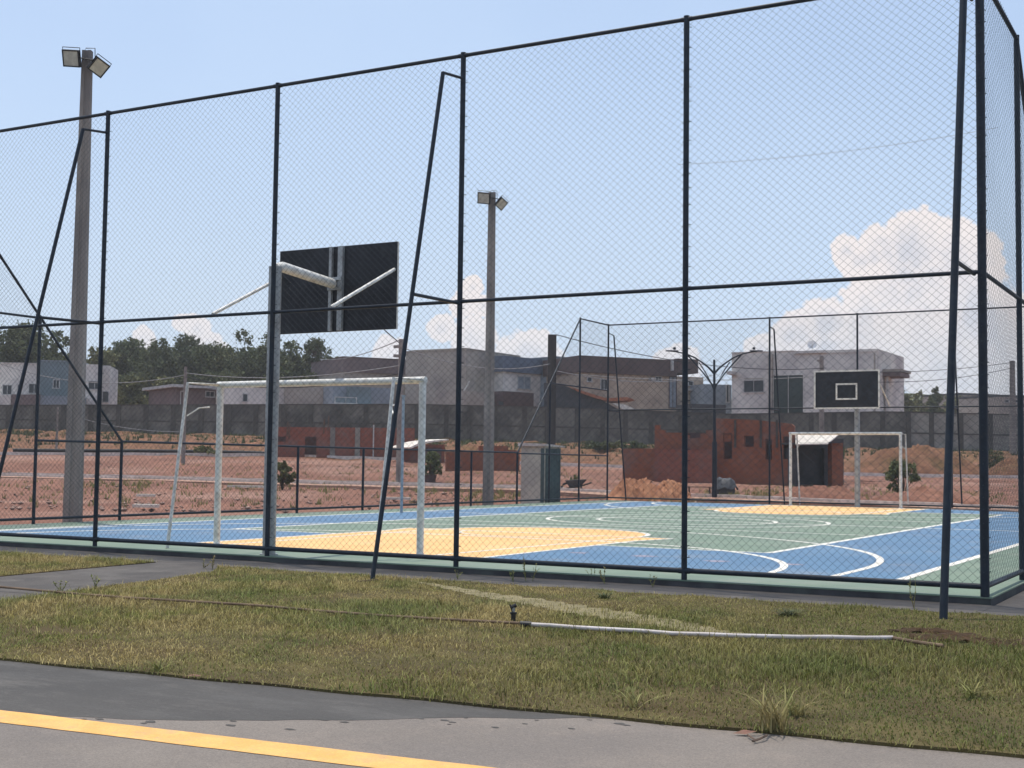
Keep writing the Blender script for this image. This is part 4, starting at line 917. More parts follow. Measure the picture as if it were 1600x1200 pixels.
def tree(px, ptop, w, wpx, label, m_='leafd', n=5200, seed=0, size=.34, sparse=False, group=None, cat='tree', zb=None):
    p = at(px, 640, w); p.z = terr(p.x, p.y) if zb is None else zb; top = at(px, ptop, w).z; h = top-p.z; R_ = 1.22*wpx*w/F_PX
    t = thing('tree', p, label, cat, group); r = random.Random(seed)
    lobes = []
    for i in range(24 if not sparse else 12):
        a = r.uniform(0, 6.28); q = r.uniform(.0, .78)*R_; zz = r.uniform(.16, .90)
        rr_ = R_*r.uniform(.34, .56) if not sparse else R_*r.uniform(.25, .4)
        if zz > .7: q *= .65
        lobes.append((q*math.cos(a), q*math.sin(a), min(h*zz, h-rr_*.8), rr_, rr_*r.uniform(.7, 1.0)))
    lobes.append((0, 0, h-R_*.28, R_*.34, R_*.28))
    tr = MB(); tr.tube([(p.x, p.y, p.z-.3), (p.x+.1, p.y, p.z+h*.3), (p.x-.1, p.y+.1, p.z+h*.62)], .26, 8, .13)
    for l in lobes[::(2 if not sparse else 1)]:
        e = p+Vector((l[0], l[1], l[2])); s0_ = p+Vector((0, 0, h*r.uniform(.2, .5)))
        mid = s0_.lerp(e, .5)+Vector((0, 0, -.2)); tr.tube([s0_, mid, e], .10 if not sparse else .08, 5, .025)
        if sparse:
            for q in range(7):
                e2 = e+Vector((r.uniform(-1, 1), r.uniform(-1, 1), r.uniform(-.4, 1)))*l[3]*1.2; tr.tube([mid.lerp(e, .6), e.lerp(e2, .5)+Vector((0,0,.1)), e2], .035, 4, .012)
    tr.build('trunk', 'bark', t)
    leaves(p, int(n*2.3), size, m_, 'crown', t, lobes, seed)
    return t
tg = 'trees of the belt behind the boundary wall'
specs = [(-60,500,118,70,'dark leafy tree cut off by the left edge of the photo','leafd',6000),
 (28,505,120,58,'large dark tree with a spreading top above the white house at the far left','leafd',7000),
 (84,516,124,26,'narrow dark bough reaching right from the large tree at the left','leafd',1600),
 (150,540,140,34,'pale green tree just right of the nearer floodlight pole','leafo',3500),
 (196,531,146,38,'rounded mid-green tree, second in the belt from the floodlight pole','leafd',5200),
 (245,529,142,40,'broad dark tree above the olive-yellow one','leafd',5600),
 (288,522,148,36,'tallest rounded tree left of the near goal','leafd',5400),
 (334,534,140,38,'dark tree directly over the left goal post','leafd',5200),
 (380,516,150,34,'tall pointed tree with a tufted top in the middle of the belt','leafd',4800),
 (418,524,143,38,'dark tree partly behind the near backboard pole','leafd',5400),
 (455,530,147,34,'dark tree just left of and below the near backboard','leafd',4600),
 (522,560,140,22,'small dark tree at the right end of the belt','leafd',2600)]
for i, (x_, y_, w_, r_, lb, m_, n_) in enumerate(specs): tree(x_, y_, w_, r_, lb, m_, n_, 30+i, group=tg)
for i, (x_, y_, w_, r_, lb) in enumerate([(172,560,156,36,'tree of the back row between the floodlight pole and the second post'), (222,546,158,38,'back-row tree filling the gap left of the thin pole'), (270,545,158,38,'back-row tree directly behind the thin pole on the bank'),
     (312,548,158,38,'back-row tree just right of the thin pole'), (358,545,160,38,'back-row tree over the middle of the long low white house'), (402,548,158,36,'back-row tree just left of the near backboard pole'), (440,555,158,36,'back-row tree just right of the near backboard pole'), (500,575,156,30,'back-row tree beside the light brown parapet')]):
    tree(x_, y_, w_, r_, lb, 'leafd', 3600, 130+i, .4, group=tg)
tree(490, 527, 142, 34, 'half-bare tree with sky showing through its twigs under the near backboard', 'leafd', 2300, 61, .30, True, tg)
tree(110, 540, 150, 34, 'nearly bare twiggy tree behind the left houses', 'leafd', 500, 62, .26, True, tg)
tree(205, 588, 128, 27, 'low olive-yellow tree in front of the dark belt', 'leafo', 3600, 63, .30, group=tg)
tree(262, 590, 132, 26, 'low light-green tree beside the olive-yellow one', 'leafo', 3000, 64, .30, group=tg)
tree(430, 572, 125, 34, 'low dark tree in front of the belt behind the backboard pole', 'leafd', 3200, 65, .30, group=tg)
tree(335, 578, 126, 34, 'low dark tree over the roof of the low brownish house', 'leafd', 3200, 66, .30, group=tg)
tree(480, 585, 128, 30, 'low dark tree left of the light brown parapet', 'leafd', 2600, 67, .30, group=tg)
tg2 = 'distant trees beyond the right end of the wall'
for i, (x_, y_, w_, r_, lb) in enumerate([(1410,612,170,22,'olive tree line clump next to the white house canopy'), (1436,613,180,22,'low distant tree in the middle of the right tree line'),
     (1461,606,160,12,'small round dark tree standing above the right tree line'), (1488,618,190,24,'low distant tree left of the prop at the right'), (1524,616,200,26,'flat-topped distant tree between the two dark posts'),
     (1375,618,165,20,'distant tree showing under the canopy of the white house')]):
    tree(x_, y_, w_, r_, lb, 'leafo' if i != 2 else 'leafd', 1800, 80+i, .42, group=tg2)
tree(1360, 622, 160, 30, 'distant tree behind the far backboard', 'leafo', 1500, 90, .42, group=tg2)
# far rise of scrub land
mb = MB(); v = []; 
for i in range(61):
    x_ = 1100+i*14; top = 622-7*math.sin((x_-1380)/55.0)*(1 if x_ < 1500 else .5)-3*math.sin(x_/17.0)+ (0 if x_ > 1380 else 4)
    for (w_, yy) in ((300, 720), (520, top), (900, 735)): v.append(at(x_, yy, w_))
mb.add(v, [(3*i+j, 3*i+3+j, 3*i+4+j, 3*i+1+j) for i in range(60) for j in range(2)]); structure(mb.build('hills', 'hill', smooth=True))

def bush(px, py, wpx, hpx, label, m_='leafb', n=900, seed=0, size=.09, pot=False):
    p = gnd(px, py); w_ = (p-CAM).dot(FH); R_ = wpx*w_/F_PX; h = hpx*w_/F_PX
    t = thing('shrub', p, label, 'shrub'); r = random.Random(seed)
    lobes = [(r.uniform(-.8, .8)*R_, r.uniform(-.6, .6)*R_, h*r.uniform(.28, .92), R_*r.uniform(.20, .42), h*r.uniform(.08, .2)) for _ in range(17)]
    st_ = MB()
    for l in lobes: st_.tube([p-Vector((0, 0, .1)), p+Vector((l[0]*.4, l[1]*.4, l[2]*.5)), p+Vector((l[0], l[1], l[2]))], .022, 5, .008)
    st_.build('stem', 'bark', t); leaves(p, n, size, m_, 'foliage', t, lobes, seed)
    if pot: MB().tube([p-Vector((0, 0, .05)), p+Vector((0, 0, .28))], .2, 12, .26).build('pot', 'hbrown', t)
    return t
bush(441, 762, 16, 38, 'olive shrub growing by the kerb, just right of the near backboard pole', 'leafo', 1300, 5, .12)
bush(672, 753, 20, 48, 'young leafy tree in a dark pot right of the near goal post', 'leafb', 1500, 6, .12, True)
bush(1411, 781, 24, 62, 'young dark-leaved tree behind the right post of the far goal', 'leafb', 2200, 7, .10)
bush(897, 762, 10, 20, 'small green weed clump left of the wheelbarrow', 'leafb', 500, 8, .08)
bush(940, 706, 34, 16, 'dark low bushes at the foot of the boundary wall left of the brick house', 'leafd', 1200, 9, .2)
bush(990, 704, 22, 14, 'second low dark bush against the wall above the low brick wall', 'leafd', 700, 10, .2)
bush(1560, 735, 22, 30, 'tall weeds at the right, between post and mesh', 'leafo', 900, 11, .14)
bush(320, 712, 22, 14, 'patch of dry bushes on the bank near the left goal post', 'leafo', 700, 12, .16)

# weeds and dry tufts over the dirt: nobody could count them
def tufts(name, P, hmin, hmax, m_, k=7, seed=3, wd=.012):
    r = np.random.default_rng(seed); P = np.repeat(np.asarray(P, float), k, 0); n = len(P)
    P = P+np.c_[r.normal(0, .05, n), r.normal(0, .05, n), np.zeros(n)]
    a = r.uniform(0, 6.283, n); h = r.uniform(hmin, hmax, n); ln = r.uniform(.1, .7, n)*h
    dx, dy = np.cos(a), np.sin(a); q = np.c_[-dy, dx, np.zeros(n)]*wd
    mid = P+np.c_[dx*ln*.35, dy*ln*.35, h*.6]; tip = P+np.c_[dx*ln, dy*ln, h]
    v = np.stack([P-q, P+q, mid+q*.7, mid-q*.7, tip], 1).reshape(-1, 3); b0 = np.arange(n)*5
    f = np.concatenate([np.c_[b0, b0+1, b0+2], np.c_[b0, b0+2, b0+3], np.c_[b0+3, b0+2, b0+4]])
    return meshnp(name, v, f, m_)
pts = []
rr = random.Random(4)
def scat(n, x0, x1, y0, y1):
    for _ in range(n):
        x_, y_ = rr.uniform(x0, x1), rr.uniform(y0, y1); p = gnd(x_, y_); pts.append((p.x, p.y, p.z-.06))
for (x_, y_, c, sx, sy) in ((150,756,60,40,4),(215,757,50,16,4),(470,757,120,70,4),(700,762,120,80,4),(780,774,90,30,5),(600,735,60,60,6),(330,735,60,60,10),(860,740,60,40,6),(1180,775,120,60,4),(1350,770,120,70,5),(1500,775,90,60,5),(1230,764,60,40,6),(1480,735,70,60,10)):
    for _ in range(c):
        p = gnd(rr.gauss(x_, sx), rr.gauss(y_, sy)); pts.append((p.x, p.y, p.z-.05))
scat(500, 0, 1600, 738, 790)
pts = [p for p in pts if not (-15.9 < p[0] < 0.3 and p[1] < 25.7)]
tag(tufts('weeds', pts, .05, .20, 'leafw', 7, 5, .012), 'dry weeds and tufts growing over the red dirt field', 'weeds', kind='stuff')
pts = []
for _ in range(2600):
    x_ = rr.uniform(-20, 1640); yb = float(np.interp(x_, [0, 800, 1340, 1600], [676, 694, 706, 709])); p = gnd(x_, yb+rr.gauss(1, 3.5)+(rr.random() < .2)*rr.uniform(0, 22)); pts.append((p.x, p.y, p.z-.1))
tag(tufts('bank_grass', pts, .12, .45, 'leafd', 9, 6, .035), 'strip of grass and weeds along the top of the bank under the wall', 'grass', kind='stuff')
# rubble and stones
def stones(P, smin, smax, name, m_, seed=1):
    r = np.random.default_rng(seed); V = []; Fc = []
    base = np.array([(1,0,0),(-1,0,0),(0,1,0),(0,-1,0),(0,0,1),(0,0,-1)], float); fc = np.array([(0,2,4),(2,1,4),(1,3,4),(3,0,4),(2,0,5),(1,2,5),(3,1,5),(0,3,5)])
    for i, p in enumerate(P):
        s_ = r.uniform(smin, smax)*np.array([r.uniform(.6, 1.6), r.uniform(.6, 1.4), r.uniform(.25, .7)])
        a = r.uniform(0, 6.3); q = base*s_*r.uniform(.75, 1.2, (6, 1)); V.append(np.c_[q[:, 0]*math.cos(a)-q[:, 1]*math.sin(a), q[:, 0]*math.sin(a)+q[:, 1]*math.cos(a), q[:, 2]]+np.array(p)); Fc.append(fc+6*i)
    return meshnp(name, np.concatenate(V), np.concatenate(Fc), m_)
P = []
for _ in range(1100):
    p = gnd(rr.uniform(-20, 1600), rr.uniform(722, 800)); P.append((p.x, p.y, p.z-.06*((p-CAM).dot(FH) < 50)))
for (x_, y_, n_, sx, sy) in ((500,728,60,40,3),(640,729,30,40,3),(860,770,40,20,3),(225,790,10,12,5),(700,785,40,60,4),(1280,745,40,40,5),(1350,752,30,25,2)):
    for _ in range(n_): p = gnd(rr.gauss(x_, sx), rr.gauss(y_, sy)); P.append((p.x, p.y, p.z))
P = [p for p in P if not (-16.9 < p[0] < 0.3 and p[1] < 25.9)]
tag(stones(P, .025, .10, 'rubble', 'rubble', 3), 'scattered stones and building rubble on the red dirt', 'rubble', kind='stuff')

def heap(px, py, wpx, hpx, m_, label, seed, dep=.75):
    p = gnd(px, py); w_ = (p-CAM).dot(FH); R_ = wpx*w_/F_PX; h = hpx*w_/F_PX; r = np.random.default_rng(seed); mb = MB(); v = []
    ni, nj = 44, 20; dd = max(R_*dep, h*1.1) if R_ < 2.2 else R_*.6
    fr = r.uniform(2, 9, (10, 2))*np.array([max(1, wpx/40), 1]); ph = r.uniform(0, 6.3, 10)
    for i in range(ni+1):
        for j in range(nj+1):
            a, b_ = 2*i/ni-1, 2*j/nj-1
            n_ = sum(math.sin(fr[q, 0]*a+fr[q, 1]*b_*1.3+ph[q])/(1+.25*q) for q in range(10))/3.2
            env = max(0, 1-abs(a)**2.2)*max(0, 1-b_*b_)**.9
            z_ = h*env*(.80+.30*n_)+env**.3*r.normal(0, h*.035)-.08*(1-env)
            v.append(p+R0*(a*R_+r.normal(0, .02))+FH*((b_+.9)*dd+r.normal(0, .02))+Vector((0, 0, z_+max(0, (terr(*(p+FH*((b_+.9)*dd)).xy)-p.z)))))
    mb.add(v, [(i*(nj+1)+j, (i+1)*(nj+1)+j, (i+1)*(nj+1)+j+1, i*(nj+1)+j+1) for i in range(ni) for j in range(nj)])
    return tag(mb.build('soil_heap', m_, None, True, origin=p), label, 'soil heap', 'heaps of soil on the dirt field')
M['sandheap'] = mat('orange_sand', (0.42,0.21,0.12), (0.33,0.155,0.09), 2.5, .95, bump=1, bscale=14, spec=.1)
heap(1000, 779, 50, 34, 'sandheap', 'heap of orange sand in front of the brick house, half with the prop before it', 1)
heap(1052, 780, 34, 34, 'sandheap', 'steeper heap of orange sand in front of the brick house, by the dark post', 2)
heap(1450, 744, 112, 48, 'bank', 'long lumpy mound of reddish earth behind and beside the far goal', 3)
heap(1605, 746, 50, 34, 'bank', 'reddish earth mound at the edge of the view behind the side mesh', 6)
heap(1290, 782, 80, 24, 'dirt', 'low spread of red earth behind the far goal', 7)
heap(1480, 790, 110, 26, 'dirt', 'low spread of red earth between the far goal and the leaning prop', 8)
heap(740, 709, 60, 14, 'bank', 'low orange earth ridge between the tiny shed and the cabin', 9)

# wheelbarrow, boards, tarpaulin pile
p = gnd(898, 768); t = thing('wheelbarrow', p, 'dark wheelbarrow standing on the dirt right of the cabin', 'wheelbarrow')
w_ = (p-CAM).dot(FH); k_ = w_/F_PX
def q(dx, dz, dy=0): return p+R0*dx*k_+FH*dy+Vector((0, 0, dz*k_))
mb = MB(); mb.hexa([q(-8,6,-.2), q(9,8,-.2), q(9,8,.2), q(-8,6,.2), q(-15,17,-.33), q(18,19,-.33), q(18,19,.33), q(-15,17,.33)]); mb.build('tray', 'darkroof_shade', t)
wh = MB(); c_ = q(-13, 5); ring = [c_+R0*math.cos(i*math.pi/8)*.17+Vector((0, 0, math.sin(i*math.pi/8)*.17)) for i in range(17)]; wh.tube(ring, .04, 6, caps=False); wh.build('wheel', 'black', t, True)
for s_ in (-.22, .22): MB().tube([q(-13, 5, s_*.4), q(5, 7, s_), q(26, 14, s_)], .02, 6).tube([q(10, 8, s_), q(11, 0, s_)], .018, 6).build('handle', 'woodpole', t, True)
p = gnd(1132, 771); t = thing('tarpaulin_pile', p, 'grey tarpaulin thrown over a dark pile in front of the brick house', 'tarpaulin')
r = np.random.default_rng(4); mb = MB(); v = []; k = p; kk = (p-CAM).dot(FH)/F_PX
for i in range(12):
    for j in range(7):
        e = (1-(2*i/11-1)**4)*(1-(2*j/6-1)**4); v.append(p+R0*((i/11-.5)*38*kk)+FH*((j/6-.5)*.8)+Vector((0, 0, (8+16*e+r.normal(0, 1.6))*kk)))
mb.add(v, [(i*7+j, (i+1)*7+j, (i+1)*7+j+1, i*7+j+1) for i in range(11) for j in range(6)]); mb.build('tarpaulin', 'tarp', t, True)
mb = MB(); mb.obox(p, R0, FH, Vector((0, 0, 1)), -15*kk, 14*kk, -.32, .32, -.05, 15*kk); mb.obox(p, R0, FH, Vector((0, 0, 1)), -19*kk, -15.5*kk, -.25, .2, -.05, 9*kk); mb.build('block_pile', 'darkroof_shade', t)
p = gnd(1100, 775); mb = MB(); kk = (p-CAM).dot(FH)/F_PX
mb.obox(p, R0, FH, Vector((0, 0, 1)), -26*kk, 10*kk, -.12, .12, 13*kk, 14.2*kk)
for a in (-24, 8): mb.obox(p, R0, FH, Vector((0, 0, 1)), a*kk, (a+1.6)*kk, -.1, .1, -.05, 12.9*kk)
tag(mb.build('wooden_bench', 'stick', None, origin=p), 'rough plank bench in front of the brick house beside the dark post', 'bench')
p = gnd(1345, 755); mb = MB()
for i, (dx, dy, a) in enumerate(((0, 0, .1), (.5, .2, -.15), (-.3, .3, .25))):
    u2 = R0*math.cos(a)+FH*math.sin(a); v2 = FH*math.cos(a)-R0*math.sin(a); mb.obox(p+R0*dx+FH*dy+Vector((0, 0, .05+.03*i)), u2, v2, Vector((0, 0, 1)), -.6, .6, -.15, .15, 0, .025)
tag(mb.build('plank_stack', 'pale_soil', None, origin=p), 'pale boards lying on the dirt beyond the far basketball pole', 'boards')
for (x_, y_, L_2, lb) in ((228, 776, .5, 'small pale slab lying on the red dirt right of the nearer floodlight pole'), (228, 795, .55, 'pale broken board on the red dirt near the left fence'), (385, 762, 1.3, 'long pale plank lying by the kerb near the left goal post'), (620, 781, .8, 'thin pale plank on the dirt behind the volleyball post')):
    p = gnd(x_, y_); tag(MB().obox(p, R0, FH, Vector((0, 0, 1)), -L_2/2, L_2/2, -.12, .12, .0, .07).build('plank', 'tin', None, origin=p), lb, 'plank')

# ------------------------------------------------------------------ pipes and small things on the lawn
def gz(x, y, dz=0.0): return on_z(x, y, GRASS_Z+dz)
P = [gz(x, y, .024) for x, y in ((-60,915),(0,918),(60,923),(130,928),(200,933),(300,940),(400,947),(500,955),(600,961),(700,967),(770,972),(812,975))]
P = [p_+Vector((0, 0, .006*math.sin(i*1.3))) for i, p_ in enumerate(P)]
tag(MB().tube(P, .010, 8).build('irrigation_hose', 'brownpipe', None, True), 'muddy brown irrigation hose lying across the lawn on the left', 'hose')
P = [gz(x, y+.5*math.sin(x/23.0), .030) for x, y in ((824,976),(860,977.5),(900,980),(950,983.5),(1000,986),(1050,989.5),(1100,991.5),(1150,993.5),(1200,994),(1250,996),(1300,995.5),(1350,996.5),(1395,997))]
pp = thing('water_pipe', P[0], 'white plastic water pipe lying on the lawn, running right from the black valve', 'pipe')
MB().tube(P, .0150, 10).build('pipe', 'pvc', pp, True); MB().tube([P[0]-(P[1]-P[0]).normalized()*.05, P[0]+(P[1]-P[0]).normalized()*.03], .021, 10).build('coupling', 'black', pp, True)
P = [gz(x, y, .03) for x, y in ((1396,997),(1430,1003),(1462,1007.5),(1474,1009))]
tag(MB().tube(P, .012, 8).build('rusty_rod', 'brownpipe', None, True), 'short brown end of pipe sticking out of the white one into dark soil', 'pipe')
c_ = gz(802, 973); t = thing('valve', c_, 'small black water valve standing up on the hose in the middle of the lawn', 'valve')
mb = MB(); mb.tube([c_, c_+Vector((0, 0, .06))], .017, 10); mb.tube([c_+Vector((0, 0, .06)), c_+Vector((0, 0, .075))], .024, 10); mb.build('body', 'black', t, True)
MB().tube([c_+Vector((0, 0, .08)), c_+Vector((0, 0, .11))], .012, 8).build('stem', 'polesteel', t, True)
MB().tube([c_+Vector((0, 0, .105))-R0*.02, c_+Vector((0, 0, .125))+R0*.02], .014, 8).tube([c_+Vector((0,0,.06)), c_+Vector((0,0,.13))-R0*.025], .006, 6).build('handle', 'black', t, True)
m_ = MB().tube([gz(553, 909, .01), gz(575, 907, .02), gz(590, 905.5, .02)], .006, 6); tag(m_.build('dry_stick', 'stick'), 'thin dry stick at the foot of the leaning prop', 'stick')
m_ = MB().tube([on_z(1168, 1148, ROAD_Z+.012), on_z(1180, 1156, ROAD_Z+.012)], .004, 5).tube([on_z(1176, 1158, ROAD_Z+.012), on_z(1188, 1154, ROAD_Z+.015), on_z(1198, 1149, ROAD_Z+.02)], .005, 5)
tag(m_.build('twig', 'stick'), 'dark forked twig on the road edge below the tall grass tuft', 'twig')
for (x_, y_, lb) in ((300, 1058, 'red dry leaf on the road edge at the left'), (1163, 1146, 'red dry leaf on the road edge beside the twig')):
    c_ = on_z(x_, y_, ROAD_Z+.010); mb = MB(); mb.add([c_+R0*-.05, c_+FH*.022+Vector((0,0,.012)), c_+R0*.055+Vector((0,0,.01)), c_-FH*.018], [(0,1,2,3)]); tag(mb.build('dry_leaf', 'dryleaf', None, origin=c_), lb, 'leaf')
c_ = on_z(1083, 914, PAVE_Z); tag(MB().obox(c_, R0, FH, Vector((0, 0, 1)), -.06, .06, -.02, .02, .0, .012).build('stone_chip', 'white', None, origin=c_), 'small white chip lying at the kerb below the fourth fence post', 'chip')

# ------------------------------------------------------------------ the lawn
def field(x, y, s, seed):                # smooth value noise 0..1
    r = np.random.default_rng(seed); a = 0
    for k in range(5):
        th = r.uniform(0, 6.28); fx, fy = math.cos(th)*s*(1+.5*k), math.sin(th)*s*(1+.5*k); a = a+np.sin(x*fx+y*fy+r.uniform(0, 6.28)+1.3*np.sin(x*fy*.7-y*fx*.7+r.uniform(0, 6.28)))/(1+.3*k)
    return 1/(1+np.exp(-1.2*a))
def path_mask(x, y):                     # 1 inside the sidewalk
    xl = np.interp(-y, [0, .66, 2.2, 4.6, 7.2], [-8.62, -8.62, -8.55, -8.35, -8.15]); xr = np.interp(-y, [0, .66, 1.0, 1.5, 2.4, 4.6, 7.2], [-7.9, -7.9, -7.6, -7.25, -7.05, -6.68, -6.4])
    return (x > xl) & (x < xr)
def blades(name, n, seed, xr, hmul=1.0):
    r = np.random.default_rng(seed); x = r.uniform(xr[0], xr[1], n); t_ = r.uniform(0, 1, n)
    yt = -.90+.035*np.sin(x*5.1)+.03*np.sin(x*13.7+1); yb = road_y(0)+.087*x+.012*np.sin(x*7.3); y = yt+(yb-yt)*t_
    y = y+r.normal(0, .022, n)-.03*(t_ > .96)*r.uniform(0, 1, n)
    d = field(x, y, 1.6, 1)*.55+field(x, y, 5.5, 2)*.45
    bare = np.zeros(n)
    for (bx_, by_, br_) in [tuple(gz(*a)[:2])+(b_,) for a, b_ in (((1500, 992), .38), ((1440, 985), .22), ((1560, 1000), .35), ((560, 930), .22), ((90, 985), .25), ((1075, 1040), .2), ((720, 1022), .2), ((300, 965), .22), ((1330, 1014), .16))]:
        bare = np.maximum(bare, np.exp(-(((x-bx_)/br_)**2+((y-by_)/(br_*.55))**2)))
    keep = (r.uniform(0, 1, n) < (.30+1.0*d)*(1-.80*bare)) & ~path_mask(x, y)
    ds = np.full(n, 9.0)
    for sx, sy, sw in STREAK: ds = np.minimum(ds, np.hypot(x-sx, y-sy)/(sw*.55))
    keep &= (ds > 1) | (r.uniform(0, 1, n) < .30)
    # fewer blades where nothing of the photo's field of view reaches
    w_ = (x-CAM.x)*FH.x+(y-CAM.y)*FH.y; u_ = (x-CAM.x)*R0.x+(y-CAM.y)*R0.y; keep &= (np.abs(u_/np.maximum(w_, .1)) < .62) & (w_ > 2)
    x, y, d, bare = x[keep], y[keep], d[keep], bare[keep]; n = len(x)
    lush = field(x, y, 1.1, 5)
    h = r.gamma(3.0, .0064, n)*(.45+1.0*lush)*hmul; a = r.uniform(0, 6.283, n); ln = r.uniform(.2, 1.5, n)*h
    wd = r.uniform(.0016, .0034, n); dx, dy = np.cos(a), np.sin(a); q_ = np.c_[-dy, dx, np.zeros(n)]*wd[:, None]
    P_ = np.c_[x, y, np.full(n, GRASS_Z-.003)]; mid = P_+np.c_[dx*ln*.3, dy*ln*.3, h*.65]; tip = P_+np.c_[dx*ln, dy*ln, h]
    v = np.stack([P_-q_, P_+q_, mid+q_*.8, mid-q_*.8, tip], 1).reshape(-1, 3); b0 = np.arange(n)*5
    # order faces per blade so every blade is one island
    f = np.stack([np.c_[b0, b0+1, b0+2], np.c_[b0, b0+2, b0+3], np.c_[b0+3, b0+2, b0+4]], 1).reshape(-1, 3)
    return meshnp(name, v, f, 'grass')
tag(blades('lawn_grass', 800000, 1, (-15.5, 6.2)), 'short patchy olive and straw-coloured lawn between road and court', 'grass', kind='stuff')
M['darksoil'] = mat('dark_turned_soil', (0.085,0.052,0.030), (0.055,0.036,0.022), 14, 0.95, bump=0.8, bscale=60, spec=.1)
def soilpatch(px, py, rx_, ry_, hh, seed):
    c_ = on_z(px, py, GRASS_Z+.01); r = np.random.default_rng(seed); v = [c_+Vector((0, 0, hh))]; n, k = 26, 5; ph = r.uniform(0, 6, 4)
    for i in range(1, k+1):
        for j in range(n):
            t_ = 2*math.pi*j/n; q = i/k; e = 1+.25*math.sin(2*t_+ph[0])+.2*math.sin(3*t_+ph[1])+.15*math.sin(7*t_+ph[2])+(r.normal(0, .12) if i == k else 0)
            v.append(c_+R0*math.cos(t_)*rx_*q*e+FH*math.sin(t_)*ry_*q*e+Vector((0, 0, hh*(1-q*q)+r.normal(0, .006)-(.03 if i == k else 0))))
    mb = MB().add(v, [(0, 1+j, 1+(j+1) % n) for j in range(n)]+[(1+(i-1)*n+j, 1+i*n+j, 1+i*n+(j+1) % n, 1+(i-1)*n+(j+1) % n) for i in range(1, k) for j in range(n)])
    structure(mb.build('soil_patch', 'darksoil', None, True))
for k, a in enumerate(((1500,997,.30,.30,.012), (1440,985,.20,.16,.010), (1570,1004,.26,.14,.010))): soilpatch(*a, 70+k)
def clump(px, py, n, h, spread, label, m_='grass', name='grass_tuft', wd=.004, z=GRASS_Z, cat='grass tuft'):
    c_ = on_z(px, py, z); r = np.random.default_rng(int(px)); a = r.uniform(0, 6.283, n); hh = h*r.uniform(.45, 1.1, n); ln = spread*r.uniform(.2, 1, n)
    P_ = np.array(c_)[None]+np.c_[r.normal(0, spread*.13, n), r.normal(0, spread*.13, n), np.full(n, -.003)]; dx, dy = np.cos(a), np.sin(a); q_ = np.c_[-dy, dx, np.zeros(n)]*wd
    s_ = [P_, P_+np.c_[dx*ln*.25, dy*ln*.25, hh*.5], P_+np.c_[dx*ln*.62, dy*ln*.62, hh*.88], P_+np.c_[dx*ln, dy*ln, hh]]
    v = np.stack([s_[0]-q_, s_[0]+q_, s_[1]+q_, s_[1]-q_, s_[2]+q_*.7, s_[2]-q_*.7, s_[3]+q_*.1, s_[3]-q_*.1], 1).reshape(-1, 3); b0 = np.arange(n)*8
    f = np.stack([np.c_[b0, b0+1, b0+2, b0+3], np.c_[b0+3, b0+2, b0+4, b0+5], np.c_[b0+5, b0+4, b0+6, b0+7]], 1).reshape(-1, 4)
    return tag(meshnp(name, v, f, m_, None, np.array(c_)), label, cat)
clump(1212, 1140, 46, .17, .24, 'tallest pale tuft of long grass at the road edge, above the forked twig', 'leafw')
clump(1245, 1118, 28, .10, .16, 'smaller tuft of long grass right of the tallest one', 'leafw')
clump(990, 1105, 22, .09, .16, 'loose tuft of long grass at the road edge left of centre-right', 'leafw')
clump(1520, 1090, 26, .09, .18, 'green tuft of long grass near the lower right corner', 'leafw')
clump(945, 935, 60, .05, .16, 'low dark green tuft on the lawn below the fourth post', 'leafd')
clump(1230, 962, 90, .05, .20, 'flat dark green weed patch on the lawn left of the right prop', 'leafd')
clump(250, 1048, 24, .06, .14, 'tuft of grass at the road edge on the left', 'grass')
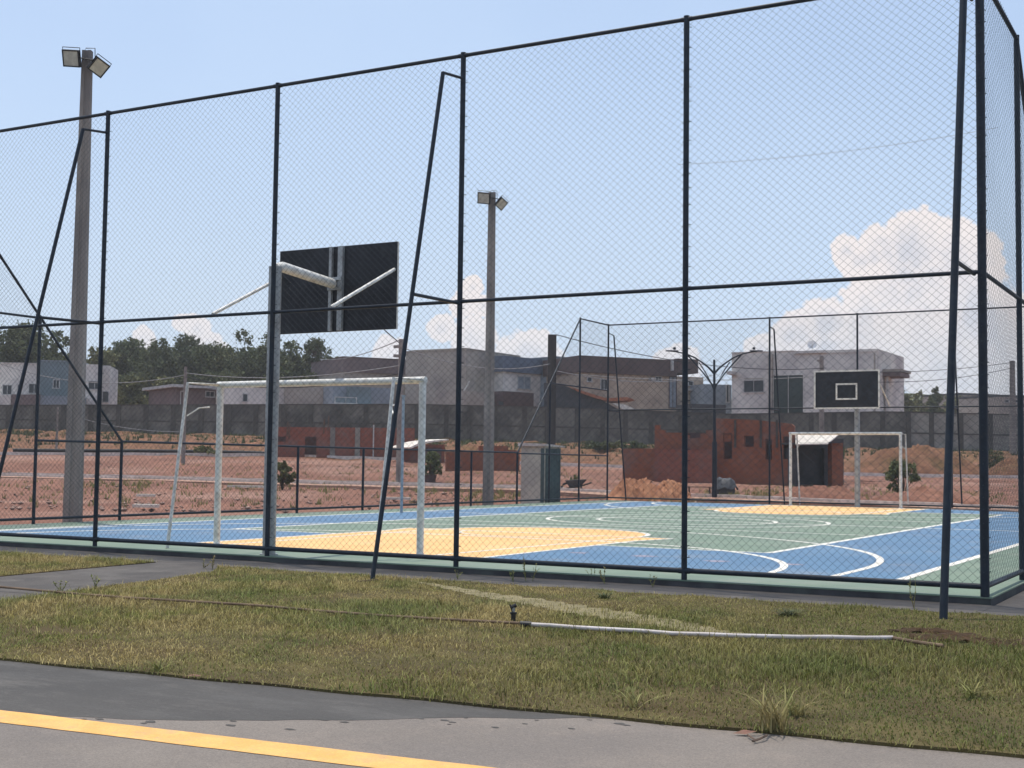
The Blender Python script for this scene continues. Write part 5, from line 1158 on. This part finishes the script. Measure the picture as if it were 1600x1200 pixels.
def stalk(px, py, h, label, seed, n=26, z=PAVE_Z):
    c_ = on_z(px, py, z); t_ = thing('weed', c_, label, 'weed', 'weeds growing at the kerb and path'); r = random.Random(seed); mb = MB(); lv = MB()
    for k in range(3):
        e = c_+Vector((r.uniform(-.06, .06), r.uniform(-.04, .04), h*r.uniform(.6, 1))); m1 = c_.lerp(e, .5)+Vector((r.uniform(-.02, .02), 0, 0)); mb.tube([c_, m1, e], .003, 4, .0015)
        for i in range(n//3):
            f = r.uniform(.15, 1); b_ = (c_.lerp(m1, f*2) if f < .5 else m1.lerp(e, f*2-1)); d = Vector((r.uniform(-1, 1), r.uniform(-1, 1), r.uniform(-.1, .8))).normalized()*r.uniform(.012, .035); s2 = d.cross(Vector((0, 0, 1))).normalized()*.007
            lv.add([b_, b_+d*.5+s2, b_+d, b_+d*.5-s2], [(0, 1, 2, 3)])
    mb.build('stem', 'leafw', t_); lv.build('leaves', 'leafw', t_)
stalk(822, 908, .30, 'tall thin weed at the grass edge between the third and fourth posts', 1, 40)
stalk(832, 908, .20, 'short weed right beside the tall thin weed', 2)
stalk(802, 909, .13, 'small weed left of the tall thin weed', 3)
stalk(945, 912, .17, 'reddish bushy weed at the kerb left of the fourth post', 4, 60)
stalk(925, 908, .14, 'thin weed at the kerb, left one of the pair near the fourth post', 5)
stalk(1020, 917, .12, 'weed at the foot of the fourth post', 6, 40)
stalk(1428, 950, .30, 'tall thin weed in front of the court corner, left of the right prop', 7, 40)
stalk(332, 890, .14, 'dark leafy weed on the path corner near the left goal post', 8, 60)
stalk(318, 888, .10, 'small dark weed left of the leafy one on the path corner', 9, 40)
stalk(95, 925, .12, 'weed beside the brown hose on the path at the left', 10, 60)
stalk(150, 921, .12, 'second weed beside the path at the left', 11, 60)
stalk(715, 905, .10, 'low weed on the grass edge right of the third post', 12)

# ------------------------------------------------------------------ thin dusty air
hz_ = MB().box(-3200, 3200, -3200, 4200, -3.0, 17.0).build('haze', 'black')
hz_['kind'] = 'stuff'; hz_['label'] = 'thin pale dusty air over the whole place'
HM_ = bpy.data.materials.new('haze'); HM_.use_nodes = True; HT = NT(HM_.node_tree); HT.n.clear()
pv = HT.node('ShaderNodeVolumePrincipled', Density=0.0005, Anisotropy=0.25); pv.inputs['Color'].default_value = (0.97, 0.95, 0.93, 1)
ho_ = HT.node('ShaderNodeOutputMaterial'); HT.l.new(pv.outputs[0], ho_.inputs['Volume'])
hz_.data.materials.clear(); hz_.data.materials.append(HM_)
